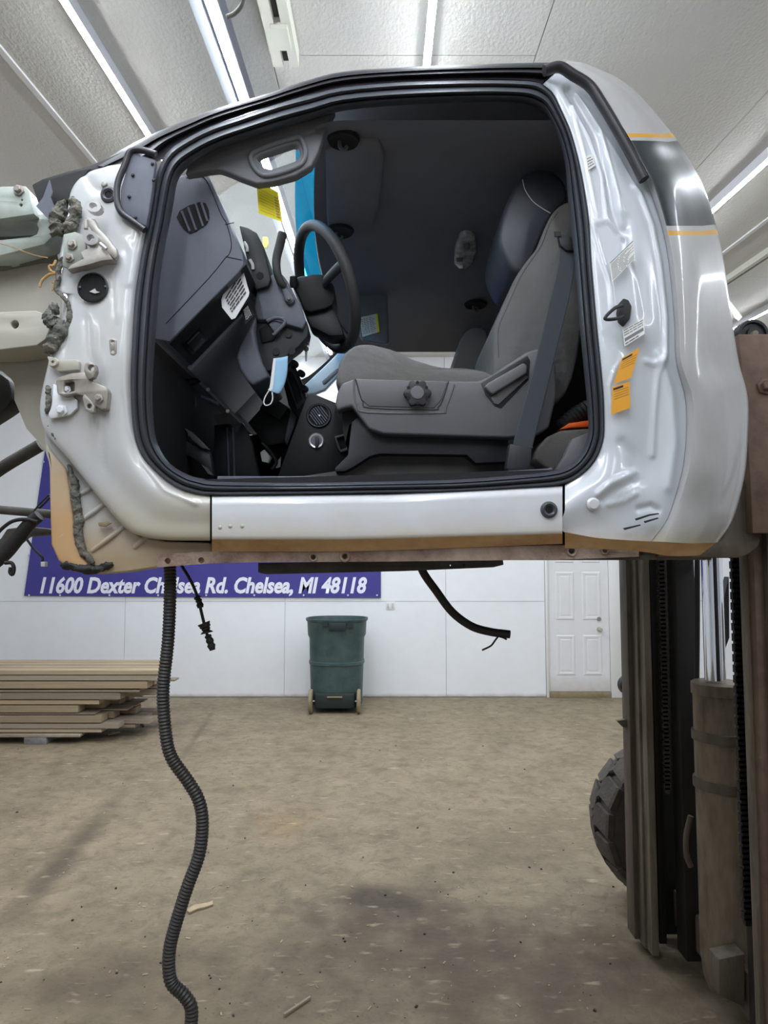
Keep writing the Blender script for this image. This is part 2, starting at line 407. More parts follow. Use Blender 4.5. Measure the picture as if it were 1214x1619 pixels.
# floor
def floor_mat():
    m = mat('concrete_floor', (142,128,104), .75, c2=(100,88,69), scale=2.0, amt=.9, c3=(160,146,120), scale3=7, amt3=.5, bump=.6, bscale=30, sharp=.2)
    nt = m.node_tree; N = nt.nodes; L = nt.links; b = N['Principled BSDF']
    tc = N.new('ShaderNodeTexCoord')
    def over(col, fac):
        mx = N.new('ShaderNodeMix'); mx.data_type = 'RGBA'; L.new(fac, mx.inputs['Factor'])
        L.new(b.inputs['Base Color'].links[0].from_socket, mx.inputs['A']); mx.inputs['B'].default_value = lin(col); L.new(mx.outputs['Result'], b.inputs['Base Color'])
    def spot(x, y, rx, ry, col, amt, rot=0):
        mp = N.new('ShaderNodeMapping'); mp.vector_type = 'TEXTURE'; mp.inputs['Location'].default_value = (x, y, 0); mp.inputs['Scale'].default_value = (rx, ry, 1); mp.inputs['Rotation'].default_value = (0, 0, rot)
        L.new(tc.outputs['Object'], mp.inputs[0])
        n = N.new('ShaderNodeTexNoise'); n.inputs['Scale'].default_value = 5; n.inputs['Detail'].default_value = 6; L.new(tc.outputs['Object'], n.inputs['Vector'])
        ln = N.new('ShaderNodeVectorMath'); ln.operation = 'LENGTH'; L.new(mp.outputs[0], ln.inputs[0])
        ad = N.new('ShaderNodeMath'); ad.operation = 'MULTIPLY_ADD'; ad.inputs[1].default_value = 1.5; L.new(n.outputs['Fac'], ad.inputs[0]); L.new(ln.outputs['Value'], ad.inputs[2])
        mr = N.new('ShaderNodeMapRange'); mr.inputs['From Min'].default_value = 1.75; mr.inputs['From Max'].default_value = .8; mr.inputs['To Max'].default_value = amt
        L.new(ad.outputs[0], mr.inputs['Value']); over(col, mr.outputs[0])
    p = FL(610, 1430); spot(p.x, p.y, .55, .35, (52,42,34), .85)
    p = FL(720, 1500); spot(p.x, p.y, 1.1, .6, (76,62,50), .7)
    p = FL(950, 1560); spot(p.x, p.y, 1.0, .7, (66,54,44), .6)
    p = FL(300, 1560); spot(p.x, p.y, 1.4, .6, (104,90,70), .5)
    p = FL(190, 1255); q = FL(-20, 1500); m_ = (p+q)/2; dv = q-p
    spot(m_.x, m_.y, dv.length*.62, .13, (70,58,46), .75, math.atan2(dv.y, dv.x))
    p = FL(340, 1120); q = FL(280, 1210); m_ = (p+q)/2; dv = q-p
    spot(m_.x, m_.y, dv.length*.7, .05, (92,78,60), .6, math.atan2(dv.y, dv.x))
    p = FL(820, 1330); spot(p.x, p.y, .9, .5, (100,86,68), .5, .5)
    p = FL(150, 1560); spot(p.x, p.y, .5, .3, (88,74,58), .6, .4)
    p = FL(450, 1300); spot(p.x, p.y, .3, .4, (160,126,80), .3)
    n = N.new('ShaderNodeTexNoise'); n.inputs['Scale'].default_value = 9; n.inputs['Detail'].default_value = 7; n.inputs['Roughness'].default_value = .7; n.inputs['Distortion'].default_value = .6; L.new(tc.outputs['Object'], n.inputs['Vector'])
    mr = N.new('ShaderNodeMapRange'); mr.inputs['From Min'].default_value = .48; mr.inputs['From Max'].default_value = .66; mr.inputs['To Max'].default_value = .55; L.new(n.outputs['Fac'], mr.inputs['Value']); over((92,80,62), mr.outputs[0])
    # fine grit
    n = N.new('ShaderNodeTexNoise'); n.inputs['Scale'].default_value = 55; n.inputs['Detail'].default_value = 3; L.new(tc.outputs['Object'], n.inputs['Vector'])
    mr = N.new('ShaderNodeMapRange'); mr.inputs['From Min'].default_value = .62; mr.inputs['From Max'].default_value = .74; mr.inputs['To Max'].default_value = .6; L.new(n.outputs['Fac'], mr.inputs['Value']); over((70,58,46), mr.outputs[0])
    n = N.new('ShaderNodeTexNoise'); n.inputs['Scale'].default_value = 21; n.inputs['Detail'].default_value = 5; mp = N.new('ShaderNodeMapping'); mp.inputs['Scale'].default_value = (.35, 1, 1); L.new(tc.outputs['Object'], mp.inputs[0]); L.new(mp.outputs[0], n.inputs['Vector'])
    mr = N.new('ShaderNodeMapRange'); mr.inputs['From Min'].default_value = .62; mr.inputs['From Max'].default_value = .74; mr.inputs['To Max'].default_value = .5; L.new(n.outputs['Fac'], mr.inputs['Value']); over((190,176,150), mr.outputs[0])
floor_mat()

# ------------------------------------------------------------------ the room
WY = 9.37; X0, X1, YB = -7.2, 7.2, -4.5
CS = .0742
def cz(y): return 3.9+CS*y
st = lambda o: tag(o, None, None, kind='structure')
st(box('floor', (X0, YB, -.1), (X1, WY, 0), 'concrete_floor'))['label'] = 'dirty brown concrete shop floor with oil stains'
wb = box('wall_back', (X0, WY+.012, -.1), (X1, WY+.12, 4.9), 'wall_gap'); st(wb)['label'] = 'white panelled shop back wall behind the bin and banner'
sx = lambda px: V(px, 1000, WY).x
xs = [X0, sx(-60), sx(197), sx(450), sx(705), sx(862)]
zrow = [0, V(0, 951, WY).z, V(0, 951, WY).z+1.22, 4.62]
for r in range(3):
    for i in range(len(xs)-1):
        o = box('wall_panel', (xs[i]+.003, WY, zrow[r]+(.012 if r == 0 else .003)), (xs[i+1]-.003, WY+.012, zrow[r+1]-.003), 'wall_white', wb)
dx0, dx1 = sx(867), sx(963); dzb, dzt = .08, 2.1
box('wall_panel', (dx1+.16, WY, .012), (X1, WY+.012, 1.27), 'wall_white', wb)
box('wall_panel', (dx1+.16, WY, 1.276), (X1, WY+.012, 4.62), 'wall_white', wb)
box('wall_panel', (xs[-1]+.003, WY, 2.3), (dx1+.155, WY+.012, 4.62), 'wall_white', wb)
st(box('wall_left', (X0-.1, YB, -.1), (X0, WY+.1, 4.9), 'wall_white'))['label'] = 'white side wall beyond the lumber'
st(box('wall_right', (X1, YB, -.1), (X1+.1, WY+.1, 4.9), 'wall_white'))['label'] = 'white side wall beyond the forklift'
st(box('wall_front', (X0, YB-.1, -.1), (X1, YB, 4.9), 'wall_white'))['label'] = 'white shop wall behind the viewer'
# ceiling: sheets on a backing, rising slightly towards the back wall
def slope_box(name, x0, x1, y0, y1, t0, t1, m, parent=None):
    vs = []
    for x in (x0, x1):
        for y in (y0, y1):
            for t in (t0, t1): vs.append((x, y, cz(y)+t))
    return raw(name, vs, ((0,1,3,2),(4,6,7,5),(0,4,5,1),(2,3,7,6),(0,2,6,4),(1,5,7,3)), m, parent)
ce = slope_box('ceiling', X0, X1, YB, WY, .014, .1, 'wall_gap'); st(ce)['label'] = 'off-white crinkle textured ceiling sheets over the cab'
cx_ = [X0, -5.4, -4.18, -2.96, -1.74, -.52, .7, 1.92, 3.14, 4.36, 5.58, X1]
for i in range(len(cx_)-1):
    ys = [YB, -1.2+(i % 2)*.9, 2.45+(i % 2)*.6, 6.1+(i % 2)*.6, WY]
    for j in range(4): slope_box('ceiling_panel', cx_[i]+.002, cx_[i+1]-.002, ys[j]+.002, ys[j+1]-.002, 0, .013, 'ceiling_white', ce)
# bright batten strip on the left seam
tr = slope_box('trim_1', -1.755, -1.725, YB, WY, -.012, 0, 'trim_white'); st(tr)['label'] = 'thin white batten along a ceiling seam at the left'
tr = slope_box('trim_2', 2.745, 2.775, YB, WY, -.012, 0, 'trim_white'); st(tr)['label'] = 'thin white batten along a ceiling seam at the right'
# door in the back wall
dr = st(empty('door_1', ((dx0+dx1)/2, WY, 0), 'white six-panel door in the back wall with dirty bottom', None))
dl = box('door_leaf', (dx0, WY+.004, dzb), (dx1, WY+.012, dzt), 'door_white', dr)
W_ = dx1-dx0
for cxx in (.28, .72):
    for z0, z1 in ((.29, .82), (1.02, 1.66), (1.78, 2.0)):
        x_ = dx0+W_*cxx; hw = W_*.155
        bm = bmesh.new()
        a = [(x_-hw, WY+.005, z0), (x_+hw, WY+.005, z0), (x_+hw, WY+.005, z1), (x_-hw, WY+.005, z1)]
        def rect(i, y): return [bm.verts.new((x_+sx_*(hw-i), y, zz)) for sx_, zz in ((-1, z0+i), (1, z0+i), (1, z1-i), (-1, z1-i))]
        L1 = [rect(0, WY+.004), rect(.012, WY-.004), rect(.03, WY-.004), rect(.05, WY+.001), rect(.07, WY-.003)]
        for p, q in zip(L1[:-1], L1[1:]):
            for k in range(4): bm.faces.new((p[k], p[(k+1) % 4], q[(k+1) % 4], q[k]))
        bm.faces.new(L1[-1]); link('door_panel', from_bm(bm), 'door_white', dl)
kn = V(947, 995, WY)
lathe('door_knob', [(.032, 0), (.03, .008), (.012, .012), (.012, .04), (.026, .05), (.028, .068), (.018, .08), (0, .082)], (kn.x, WY+.004, kn.z), (0, -1, 0), 'apron_dusty', dr)
lathe('deadbolt', [(.03, 0), (.026, .018), (0, .02)], (kn.x, WY+.004, kn.z+.14), (0, -1, 0), 'bare_steel', dr)
for a, b in ((xs[-1], dx0), (dx1, dx1+.155)):
    box('door_casing', (a+.004, WY-.022, 0), (b-.004, WY+.012, dzt+.16), 'trim_white', dr, .004)
box('door_casing', (xs[-1]+.004, WY-.024, dzt+.005), (dx1+.15, WY+.012, dzt+.16), 'trim_white', dr, .004)
box('threshold', (dx0, WY-.03, 0), (dx1, WY+.012, dzb-.006), 'wheel_tan', dr, .004)
# light tubes
def tube_light(X, ys, label, drop=.045, sz=1.0, group='ceiling tube lights'):
    for (y0, y1) in ys:
        k_ = len(ys)-1-ys.index((y0, y1)); od = ['tube light nearest the back wall', 'second tube light from the back wall', 'third tube light from the back wall', 'fourth tube light from the back wall', 'fifth tube light from the back wall'][k_]
        r = empty('tube_light', (X, (y0+y1)/2, cz((y0+y1)/2)-drop), od+label, 'light', group)
        def bx(n, w0, t0, t1, m):
            vs = []
            for x in (X-w0, X+w0):
                for y in (y0, y1):
                    for t in (t0, t1): vs.append((x, y, cz(y)+t-drop))
            return raw(n, vs, ((0,1,3,2),(4,6,7,5),(0,4,5,1),(2,3,7,6),(0,2,6,4),(1,5,7,3)), m, r)
        bx('housing', .017*sz, -.03, -.016, 'fixture_white'); bx('mounting_spine', .007*sz, -.0155, drop-.001 if drop < .1 else -.001, 'fixture_white')
        lr = .0155*sz
        loft('lamp', [[Vector((X+lr*math.cos(q), yy, cz(yy)-drop-.0305-lr*.6*math.sin(q))) for q in [math.pi*k/6 for k in range(7)]] for yy in (y0+.03, y1-.03)], 'tube_light', r)
        for yy in (y0+.015, y1-.015): box('end_cap', (X-.017, yy-.013, cz(yy)-drop-.046), (X+.017, yy+.013, cz(yy)-drop-.031), 'fixture_white', r)
seg = lambda a, n: [(a+2.44*i, a+2.44*i+2.42) for i in range(1, n)]
tube_light(-1.27, [(-.24, 2.18), (2.2, 4.62), (4.64, 7.06), (7.08, 9.3)], ', in the row left of the beam', group='tube lights left of the beam')
tube_light(.197, seg(-3.9, 5), ', above the middle of the cab roof', .012, group='tube lights above the cab roof')
tube_light(2.22, [(-1.3, 1.1), (1.2, 3.6), (3.67, 6.1), (6.15, 8.6)], ', behind the rear cab corner', group='tube lights behind the cab corner')
tube_light(3.90, seg(-3.6, 5), ', above the forklift roller', group='tube lights above the forklift')
tube_light(-3.0, seg(-3.6, 5), ', in an unseen row added at the far left', group='added unseen tube lights at the far left')  # row out of view, added to brighten the ceiling on the left
# dropped beam with a tube under it and the overhead door track beside it
st(slope_box('trim_3', -.742, -.704, YB, WY, -.16, 0, 'beam_white'))['label'] = 'white painted beam board hanging below the ceiling beside a tube light'
st(slope_box('trim_4', -.703, -.615, YB, WY, -.128, -.12, 'shelf_grey'))['label'] = 'white metal reflector shelf beside the beam board'
tube_light(-.66, seg(-3.7, 5), ', hung beside the white beam', .129, 1.35, group='tube lights under the beam')
tk = empty('door_track', (-.5, 2.4, cz(2.4)-.05), 'cream overhead door track with a dark slot beside the beam light', 'door track')
slope_box('rail', -.50, -.455, YB+.2, 3.0, -.09, -.01, 'track_cream', tk); slope_box('slot', -.455, -.425, YB+.2, 3.0, -.06, -.01, 'dark_gap', tk); slope_box('rail', -.425, -.385, YB+.2, 3.0, -.09, -.01, 'track_cream', tk)
slope_box('cross_bracket', -.60, -.40, 2.42, 2.50, -.11, -.09, 'track_cream', tk); slope_box('cross_bracket', -.60, -.40, .9, .98, -.11, -.09, 'track_cream', tk)
slope_box('hanger', -.47, -.40, 2.72, 2.86, -.11, -.005, 'track_cream', tk); slope_box('hanger', -.61, -.55, 1.7, 2.3, -.10, -.005, 'track_cream', tk)
tag(tube('flex_conduit', [V(358, 27, 2.12), V(370, 22, 2.12), V(381, 10, 2.1), V(386, -6, 2.08)], .007, 'frame_pipe', n=5), 'short grey cable drooping between the beam and the door track', 'cable')
tk2 = empty('door_track', (3.1, 5, cz(5)-.05), 'white overhead door track with a diagonal brace at the right', 'door track')
slope_box('rail', 3.06, 3.10, YB+.3, 8.8, -.05, 0, 'track_cream', tk2); slope_box('slot', 3.10, 3.125, YB+.3, 8.8, -.03, 0, 'dark_gap', tk2); slope_box('rail', 3.125, 3.16, YB+.3, 8.8, -.05, 0, 'track_cream', tk2)
a = Vector((3.1, 6.3, cz(6.3)-.06)); b = Vector((3.75, 7.2, cz(7.2)-.06))
tube('brace', [a, b], .035, 'trim_white', tk2, 4, 1)
# outlet
ou = tag(box('light_switch', V(610, 964, WY-.008)-Vector((0, 0, 0)), V(624, 951, WY)+Vector((0, 0, 0)), 'trim_white', None, .003), 'white double switch plate on the wall above the green bin', 'switch')
for k in (-.03, .03):
    p = V(617, 957.5, WY-.009); box('rocker_switch', (p.x+k-.012, WY-.014, p.z-.03), (p.x+k+.012, WY-.006, p.z+.03), 'wall_gap', ou, .002)

# ------------------------------------------------------------------ the truck cab
cab = empty('truck_cab', (.2, 2.75, 1.8), 'white pickup truck cab shell with its doors removed, held up on the forklift', 'truck cab')
def ysd(py): return 1.80+max(0, min(1, (560-py)/430))*.055
def S(px, py, d=0.0): return V(px, py, ysd(py)+d)
CW = 5.5
def mir(p):
    k = max(0, min(1, (p.z-1.85)/1.2)); e = max(0, min(1, (-.2-p.x)/.16))*max(0, min(1, (p.z-2.4)/.4))
    return Vector((p.x, CW-p.y, p.z-.13*k-.13*e))
LoLi = [(206,612,241,612),(210,678,243,668),(222,718,250,703),(245,745,269,733),(272,767,298,751),(300,779,322,757),(332,784,343,760),(420,783,420,762),(500,782,500,762),(614,780,614,760),(727,778,727,757),(840,771,841,748),(880,768,874,743),(902,762,893,738),(923,748,909,728),(942,726,921,712),(952,702,927,695),(955,680,930,678),(954,628,928,640),(949,572,922,576),(943,511,916,511),(935,419,909,419),(931,351,902,357),(923,296,897,306),(914,252,893,258),(902,209,882,216),(886,172,868,188),(874,148,856,174),(858,134,840,167),(835,128,815,162),(756,126,756,161),(638,129,638,166),(539,138,545,175),(490,150,497,189),(440,163,440,205),(378,184,385,222),(333,199,345,237),(295,218,313,254),(268,236,290,272),(253,260,280,290),(244,289,275,318),(236,340,268,355),(230,369,262,385),(224,398,257,412),(217,440,252,450),(212,480,249,490),(208,540,245,545)]
SEC = [(0,.012),(.04,-.010),(.16,-.018),(.27,-.010),(.31,-.002),(.36,-.012),(.52,-.017),(.62,-.006),(.66,.004),(.72,-.004),(.82,.004),(.92,.022),(1,.05),(1.0,.085)]
rows = []
for a, b, c, d in LoLi:
    rows.append([S(a+(c-a)*t, b+(d-b)*t, y) for t, y in SEC])
loft('door_seal', rows, 'rubber_seal', cab, closed=True, n=3, smooth=60)
loft('door_seal', [[mir(p) for p in r] for r in rows], 'rubber_seal', cab, closed=True, n=3, smooth=60)
# front hinge pillar skin
A = [((332,784),(332,797),(332,825),(332,853)),((300,779),(295,795),(280,825),(262,852)),((272,767),(258,785),(240,815),(222,845)),((245,745),(228,762),(212,790),(198,831)),((222,718),(205,732),(185,762),(160,788)),((210,678),(190,690),(150,710),(115,730)),((206,612),(188,622),(130,640),(69,663)),((208,555),(190,560),(140,560),(80,575)),((212,480),(195,480),(150,480),(109,475)),((217,440),(200,440),(145,450),(92,460)),((224,398),(207,395),(150,398),(98,403)),((230,369),(213,362),(160,355),(108,350)),((236,340),(220,330),(165,318),(116,302)),((244,289),(225,285),(180,282),(138,275)),((253,260),(240,255),(205,258),(172,262))]
rows = []
for r in A:
    q = [S(*r[0], .014), S(*r[0], -.004), S(*r[1], -.022), S(*r[2], -.014), S(*r[3], -.004), S(r[3][0]*.99+r[2][0]*.01, r[3][1]*.99+r[2][1]*.01, .05)]
    rows.append(q)
hp = loft('hinge_pillar', rows, 'pillar_white', cab, n=10, m=10, smooth=80)
emboss(hp, [([(136,500),(140,560),(160,610)], -.006, 5), ([(158,510),(162,560),(166,580)], .004, 3), ([(200,500),(196,560),(198,620),(206,680),(226,730),(262,775),(310,796)], .005, 4), ([(163,545),(160,640),(164,740)], -.003, 3), ([(122,430),(150,420),(172,440),(172,470),(150,490),(124,478),(122,430)], -.003, 3), ([(190,400),(180,440),(184,500)], .003, 4), ([(130,270),(150,300),(180,300)], -.004, 6), ([(200,380),(212,400),(205,450)], .004, 4)])
loft('hinge_pillar', [[mir(p) for p in r] for r in rows], 'white_paint', cab, n=2, m=1, smooth=60)
# rocker sill
def sill(x0, x1, nm='rocker_panel'):
    rw = []; rr = []; rf = []
    for i in range(9):
        x = x0+(x1-x0)*i/8
        top = 784+(768-784)*((x-332)/(880-332)) if x > 620 else 783
        top = {True: 783.5-3.0*(x-332)/282, False: 780.5-(x-614)*12.5/266}[x < 614]
        cr = 853-(max(0, x-560))*.028; dn = cr+19-(max(0, x-600))*.01
        rw.append([S(x, top, .014), S(x, top+1, -.006), S(x, top+9, -.026), S(x, top+20, -.03), S(x, (top+cr)/2, -.032), S(x, cr-6, -.032), S(x, cr, -.028)])
        rr.append([S(x, cr, -.028), S(x, cr+7, -.012), S(x, dn, .012)])
    return rw, rr
rw, rr = sill(335, 889)
loft('rocker_panel', rw, 'white_paint', cab, n=1, m=3, smooth=60)
loft('rocker_lower', rr, 'rocker_rust', cab, n=1, m=3, smooth=60)
loft('rocker_panel', [[mir(p) for p in r] for r in rw], 'white_paint', cab, m=1)
# welded flange under the sill with holes
fp = [(248,876),(335,872),(600,870),(870,862),(960,862),(990,866),(1010,872),(1010,880),(938,883),(870,885),(600,888),(400,889),(330,891),(248,897)]
def circ(x, y, r, n=10): return [(x+r*math.cos(2*math.pi*k/n), y+r*math.sin(2*math.pi*k/n)) for k in range(n)]
prism('pinch_flange', fp, 1.815, .012, 'flange_rust', cab, holes=[circ(265,887,5), circ(318,886,5), circ(495,881,4), circ(545,880,4), circ(904,871,5), circ(956,870,3.5)])
for x, y, r in ((495,881,6.5),(545,880,8),(904,871,8),(956,870,6.5)):
    c = V(x, y, 1.811); lathe('flange_ring', [(r*.0011, 0), (r*.0016, -.003), (r*.0019, .003)], c, (0, 1, 0), 'flange_rust', cab, 14)
prism('underbody_rail', [(408,890),(795,884),(796,893),(780,897),(640,903),(420,908),(408,905)], 2.05, .05, 'frame_pipe', cab, .003, holes=[circ(713,894,2), circ(733,893,1.4)])
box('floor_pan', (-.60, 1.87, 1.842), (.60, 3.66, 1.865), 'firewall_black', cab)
raw('inner_sill', [S(250,760,.03), S(900,742,.03), S(900,742,.03)+Vector((0,.02,-.16)), S(250,760,.03)+Vector((0,.02,-.16)), V(250,760,2.0), V(900,750,2.0), V(900,750,2.0)+Vector((0,0,-.16)), V(250,760,2.0)+Vector((0,0,-.16))], ((0,1,2,3),(4,5,6,7),(0,1,5,4),(2,3,7,6),(0,3,7,4),(1,2,6,5)), 'plastic_dark', cab)
# rear corner: door jamb, step and outer skin
B = [((858,134),(864,128),(872,121),(881,113),(892,100),(893.5,99),(895,98)),((874,148),(888,143),(902,140),(917,135),(923,120),(928,112),(934,106)),((886,172),(905,172),(925,172),(948,172),(956,158),(975,146),(1000,141)),((902,209),(925,211),(948,213),(972,215),(991,211),(1030,211),(1064,213)),((914,252),(940,254),(968,256),(991,258),(1012,252),(1045,251),(1089,252)),((923,296),(950,296),(980,298),(1008,300),(1034,295),(1068,292),(1111,292)),((931,351),(960,354),(995,356),(1031,357),(1053,357),(1085,357),(1132,357)),((935,419),(965,419),(1005,419),(1043,419),(1065,419),(1100,420),(1145,420)),((943,511),(972,511),(1015,511),(1052,511),(1073,511),(1110,511),(1157,505)),((949,572),(980,572),(1022,572),(1052,570),(1077,572),(1117,572),(1168,572)),((954,628),(985,630),(1030,632),(1060,630),(1095,630),(1135,630),(1182,628)),((955,680),(985,685),(1030,690),(1062,690),(1096,690),(1138,690),(1182,690)),((952,702),(980,720),(1025,735),(1058,740),(1090,740),(1132,745),(1178,745)),((942,726),(965,755),(1010,780),(1046,790),(1076,790),(1118,797),(1167,795)),((923,748),(935,780),(975,815),(1030,825),(1064,825),(1105,832),(1154,830)),((893,767),(893,805),(893,842),(990,855),(1050,857),(1092,859),(1135,858))]
qrows = []; skin = []; back = []
for i, r in enumerate(B):
    k = min(1, i/3)
    low = i >= 13
    jam = -.006 if not low else -.02
    qrows.append([S(*r[0], .016), S(*r[0], -.006), S(r[0][0]*.8+r[1][0]*.2, r[0][1]*.8+r[1][1]*.2, -.014), S(*r[1], jam-.012), S(*r[2], jam+.004-.02*(i in (4, 5, 6, 7, 8))), S(*r[3], -.012 if i >= 5 else .002), S(r[3][0]*.35+r[4][0]*.65, r[3][1]*.35+r[4][1]*.65, -.004)])
    e = -.052*max(.3, k) if not low else -.04
    sil = S(*r[6], .10)
    wx = Vector((-.012, 0, 0))
    skin.append([S(r[3][0]*.35+r[4][0]*.65, r[3][1]*.35+r[4][1]*.65, -.002), S(*r[4], e+.01), S(r[4][0]+3*k, r[4][1], e-.003), S(*r[5], e+.012), S(r[5][0]*.45+r[6][0]*.55, r[5][1]*.45+r[6][1]*.55, .03), sil, sil+Vector((.0, .10, 0)), sil+Vector((-.01, .25, 0))])
    back.append(sil+Vector((-.01, .25, 0)))
dj = loft('door_jamb', qrows, 'jamb_white', cab, n=14, m=12, smooth=80)
emboss(dj, [([(898,142),(914,168),(940,214),(958,270),(968,330),(982,366)], -.014, 7), ([(904,168),(932,219),(953,277),(959,345),(982,374)], .007, 2.5), ([(912,150),(925,169),(950,209),(966,265),(978,311),(985,357)], .007, 2.5), ([(1002,296),(1012,308),(1031,357),(1043,419),(1052,500),(1052,560),(1040,590),(1034,650),(1030,720)], .008, 4), ([(934,354),(958,348),(984,376)], .006, 3), ([(938,360),(950,405),(964,445),(968,490)], .005, 3), ([(990,345),(994,400),(1010,440),(1020,500)], -.006, 8), ([(944,782),(965,764),(990,752),(1004,746)], .008, 4), ([(950,790),(972,776),(1000,762)], -.008, 5), ([(962,798),(985,792),(1006,780)], .006, 3), ([(966,640),(963,610),(972,585),(985,566)], .004, 3), ([(1020,572),(1036,576),(1050,568)], .007, 4), ([(1040,560),(1060,620),(1066,700),(1056,770)], .006, 7), ([(984,700),(1000,720),(1010,760)], -.006, 9), ([(905,170),(926,250),(944,340)], .004, 3), ([(1010,805),(1030,800),(1040,806)], -.008, 5)])
loft('door_jamb', [[mir(p) for p in r] for r in qrows], 'white_paint', cab, n=1, m=1, smooth=60)
lo_ = [((893,841),(893,853),(893,867)),((940,850),(940,858),(940,868)),((990,854),(990,862),(988,870)),((1030,856),(1032,864),(1028,874)),((1060,857),(1062,866),(1056,879)),((1095,859),(1095,866),(1090,879)),((1132,858),(1122,866),(1106,878))]
loft('rear_sill_lower', [[S(*p[0], -.03), S(*p[1], -.01), S(*p[2], .01)] for p in lo_], 'rocker_rust', cab, n=2, m=3, smooth=60)
def stripes(i, k):
    if k < 3: return 0
    if i == 24 or i == 49: return 2
    if 26 <= i <= 47: return 1
    return 0
loft('quarter_panel', skin, ['white_dirty', 'stripe_dark', 'stripe_gold'], cab, n=8, m=3, smooth=60, mfun=stripes)
loft('quarter_panel', [[mir(p) for p in r] for r in skin], 'white_paint', cab, n=2, m=1, smooth=60)
# back of the cab with the rear window opening
def backrows(inset):
    out = []
    for ri, p in enumerate(back):
        inset = (.14 if ri < 5 else .06) if inset else 0
        n_ = p+Vector((-inset, 0, -inset*.5)); f_ = mir(p)+Vector((-inset, 0, -inset*.5))
        a = n_.copy(); b = f_.copy(); a.y = 2.27; b.y = 3.23
        tz = (n_.z-f_.z)/(f_.y-n_.y)
        a.z = n_.z-tz*(2.27-n_.y); b.z = n_.z-tz*(3.23-n_.y); a.x += .02; b.x += .02
        out.append([n_, a, a.lerp(b, .33), a.lerp(b, .67), b, f_])
    return out
def skipwin(rows, name, m, parent):
    bm = bmesh.new(); g = [[bm.verts.new(p) for p in r] for r in rows]
    for i in range(len(g)-1):
        for k in range(5):
            if 4 <= i < 8 and 1 <= k <= 3: continue
            bm.faces.new((g[i][k], g[i][k+1], g[i+1][k+1], g[i+1][k]))
    return link(name, from_bm(bm), m, parent, 50)
br = backrows(0); skipwin(br, 'cab_back', 'white_paint', cab)
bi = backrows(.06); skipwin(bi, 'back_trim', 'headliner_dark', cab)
g0 = [bi[4][1], bi[4][4], bi[8][4], bi[8][1]]
raw('rear_window', [g0[0]+Vector((.03,0,0)), g0[1]+Vector((.03,0,0)), g0[2]+Vector((.03,0,0)), g0[3]+Vector((.03,0,0))], ((0,1,2,3),), 'windshield_glass', cab)
# black trim over the door opening (roof rail)
RT = [(150,262,196,268),(194,235,258,252),(242,211,272,234),(294,190,300,216),(346,170,345,195),(420,149,420,170),(482,128,488,150),(544,113,545,137),(647,106,647,128),(771,101,771,125),(853,99,838,127),(880,99,857,133)]
TS = [(0,.03),(.03,.008),(.14,-.004),(.28,-.004),(.34,.012),(.40,.0),(.55,-.006),(.66,.004),(.72,.016),(.86,.012),(1.0,.004)]
rows = [[S(a+(c-a)*t, b+(d-b)*t, y) for t, y in TS] for a, b, c, d in RT]
loft('roof_rail_trim', rows, 'roof_trim_black', cab, n=4, smooth=60)
loft('roof_rail_trim', [[mir(p) for p in r] for r in rows[6:]], 'roof_trim_black', cab, n=2, smooth=60)
# roof skin (crowned)
ro = []
edge = [S(a, b, .02) for a, b, c, d in RT[6:]]+[S(r[6][0]-16, r[6][1]+14, .12) for r in B[1:4]]
for p in edge:
    q = mir(p); mid = (p+q)/2
    ro.append([p, p.lerp(mid, .25)+Vector((0,0,.035)), p.lerp(mid, .6)+Vector((0,0,.055)), mid+Vector((-.03,0,.06)), q.lerp(mid, .6)+Vector((0,0,.055)), q.lerp(mid, .25)+Vector((0,0,.035)), q])
loft('roof_skin', ro, 'white_plain', cab, n=1, m=3, smooth=60)
# weatherstrip that runs down the rear edge of the opening
wl = [(860,112),(884,106),(905,118),(932,136),(952,165),(976,205),(1000,248),(1018,284)]
tube('rear_weatherstrip', [S(x, y, -.038) for x, y in wl], .0135, 'roof_trim_black', cab, 10, 5, flat=(1, 1.25))
# black patch cover on the mirror mount, with its rim and rivets
cvp = [(207,240),(246,252),(243,275),(240,304),(236,330),(231,358),(214,350),(195,336),(190,318),(190,300),(198,272),(202,252)]
cv = prism('mirror_cover', cvp, 1.792, .02, 'plastic_dash', cab, .004)
tube('cover_rim', [V(x, y, 1.79) for x, y in ((247,244),(222,237),(206,240),(197,262),(186,290),(185,318),(192,336),(210,350),(229,364))], .009, 'roof_trim_black', cv, 8, 4)
for x, y in ((210,277),(204,311),(241,259),(214,344),(243,285)): lathe('rivet', [(0,-.004),(.003,-.0035),(.005,0)], V(x, y, 1.79), (0,1,0), 'rubber_black', cv, 10)
prism('cowl_trim', [(50,292),(66,283),(108,270),(140,262),(176,247),(196,238),(200,262),(176,270),(140,270),(118,296),(112,312),(98,322),(84,345),(70,338),(60,320)], 1.84, .06, 'rubber_black', cab, .003)
prism('cowl_flap', [(78,284),(83,305),(80,312),(90,338),(86,356),(72,342),(57,326),(68,312)], 1.81, .004, 'plastic_dash', cab)
# windshield
def wsx(t): return -.2-.07*math.sin(math.pi*t)
top = []; bot = []
for i in range(13):
    t = i/12; Y = 2.0+(3.55-2.0)*t
    z = (3.085 if t < .5 else 3.085)-.073*(Y-1.88)+.015*math.sin(math.pi*t)
    top.append(Vector((wsx(t), Y, z))); bot.append(Vector((-.80-.10*math.sin(math.pi*t), Y, 2.60-.073*(Y-1.88))))
def wrow(s): return [b.lerp(a, s)+Vector((-.02, 0, .03))*math.sin(math.pi*s) for a, b in zip(top, bot)]
loft('windshield', [wrow(s) for s in (0,.2,.4,.6,.78,.905)], 'windshield_glass', cab, smooth=60)
loft('windshield_tint_band', [wrow(s) for s in (.905,.94,.97,1)], 'tint_glass', cab, smooth=60)
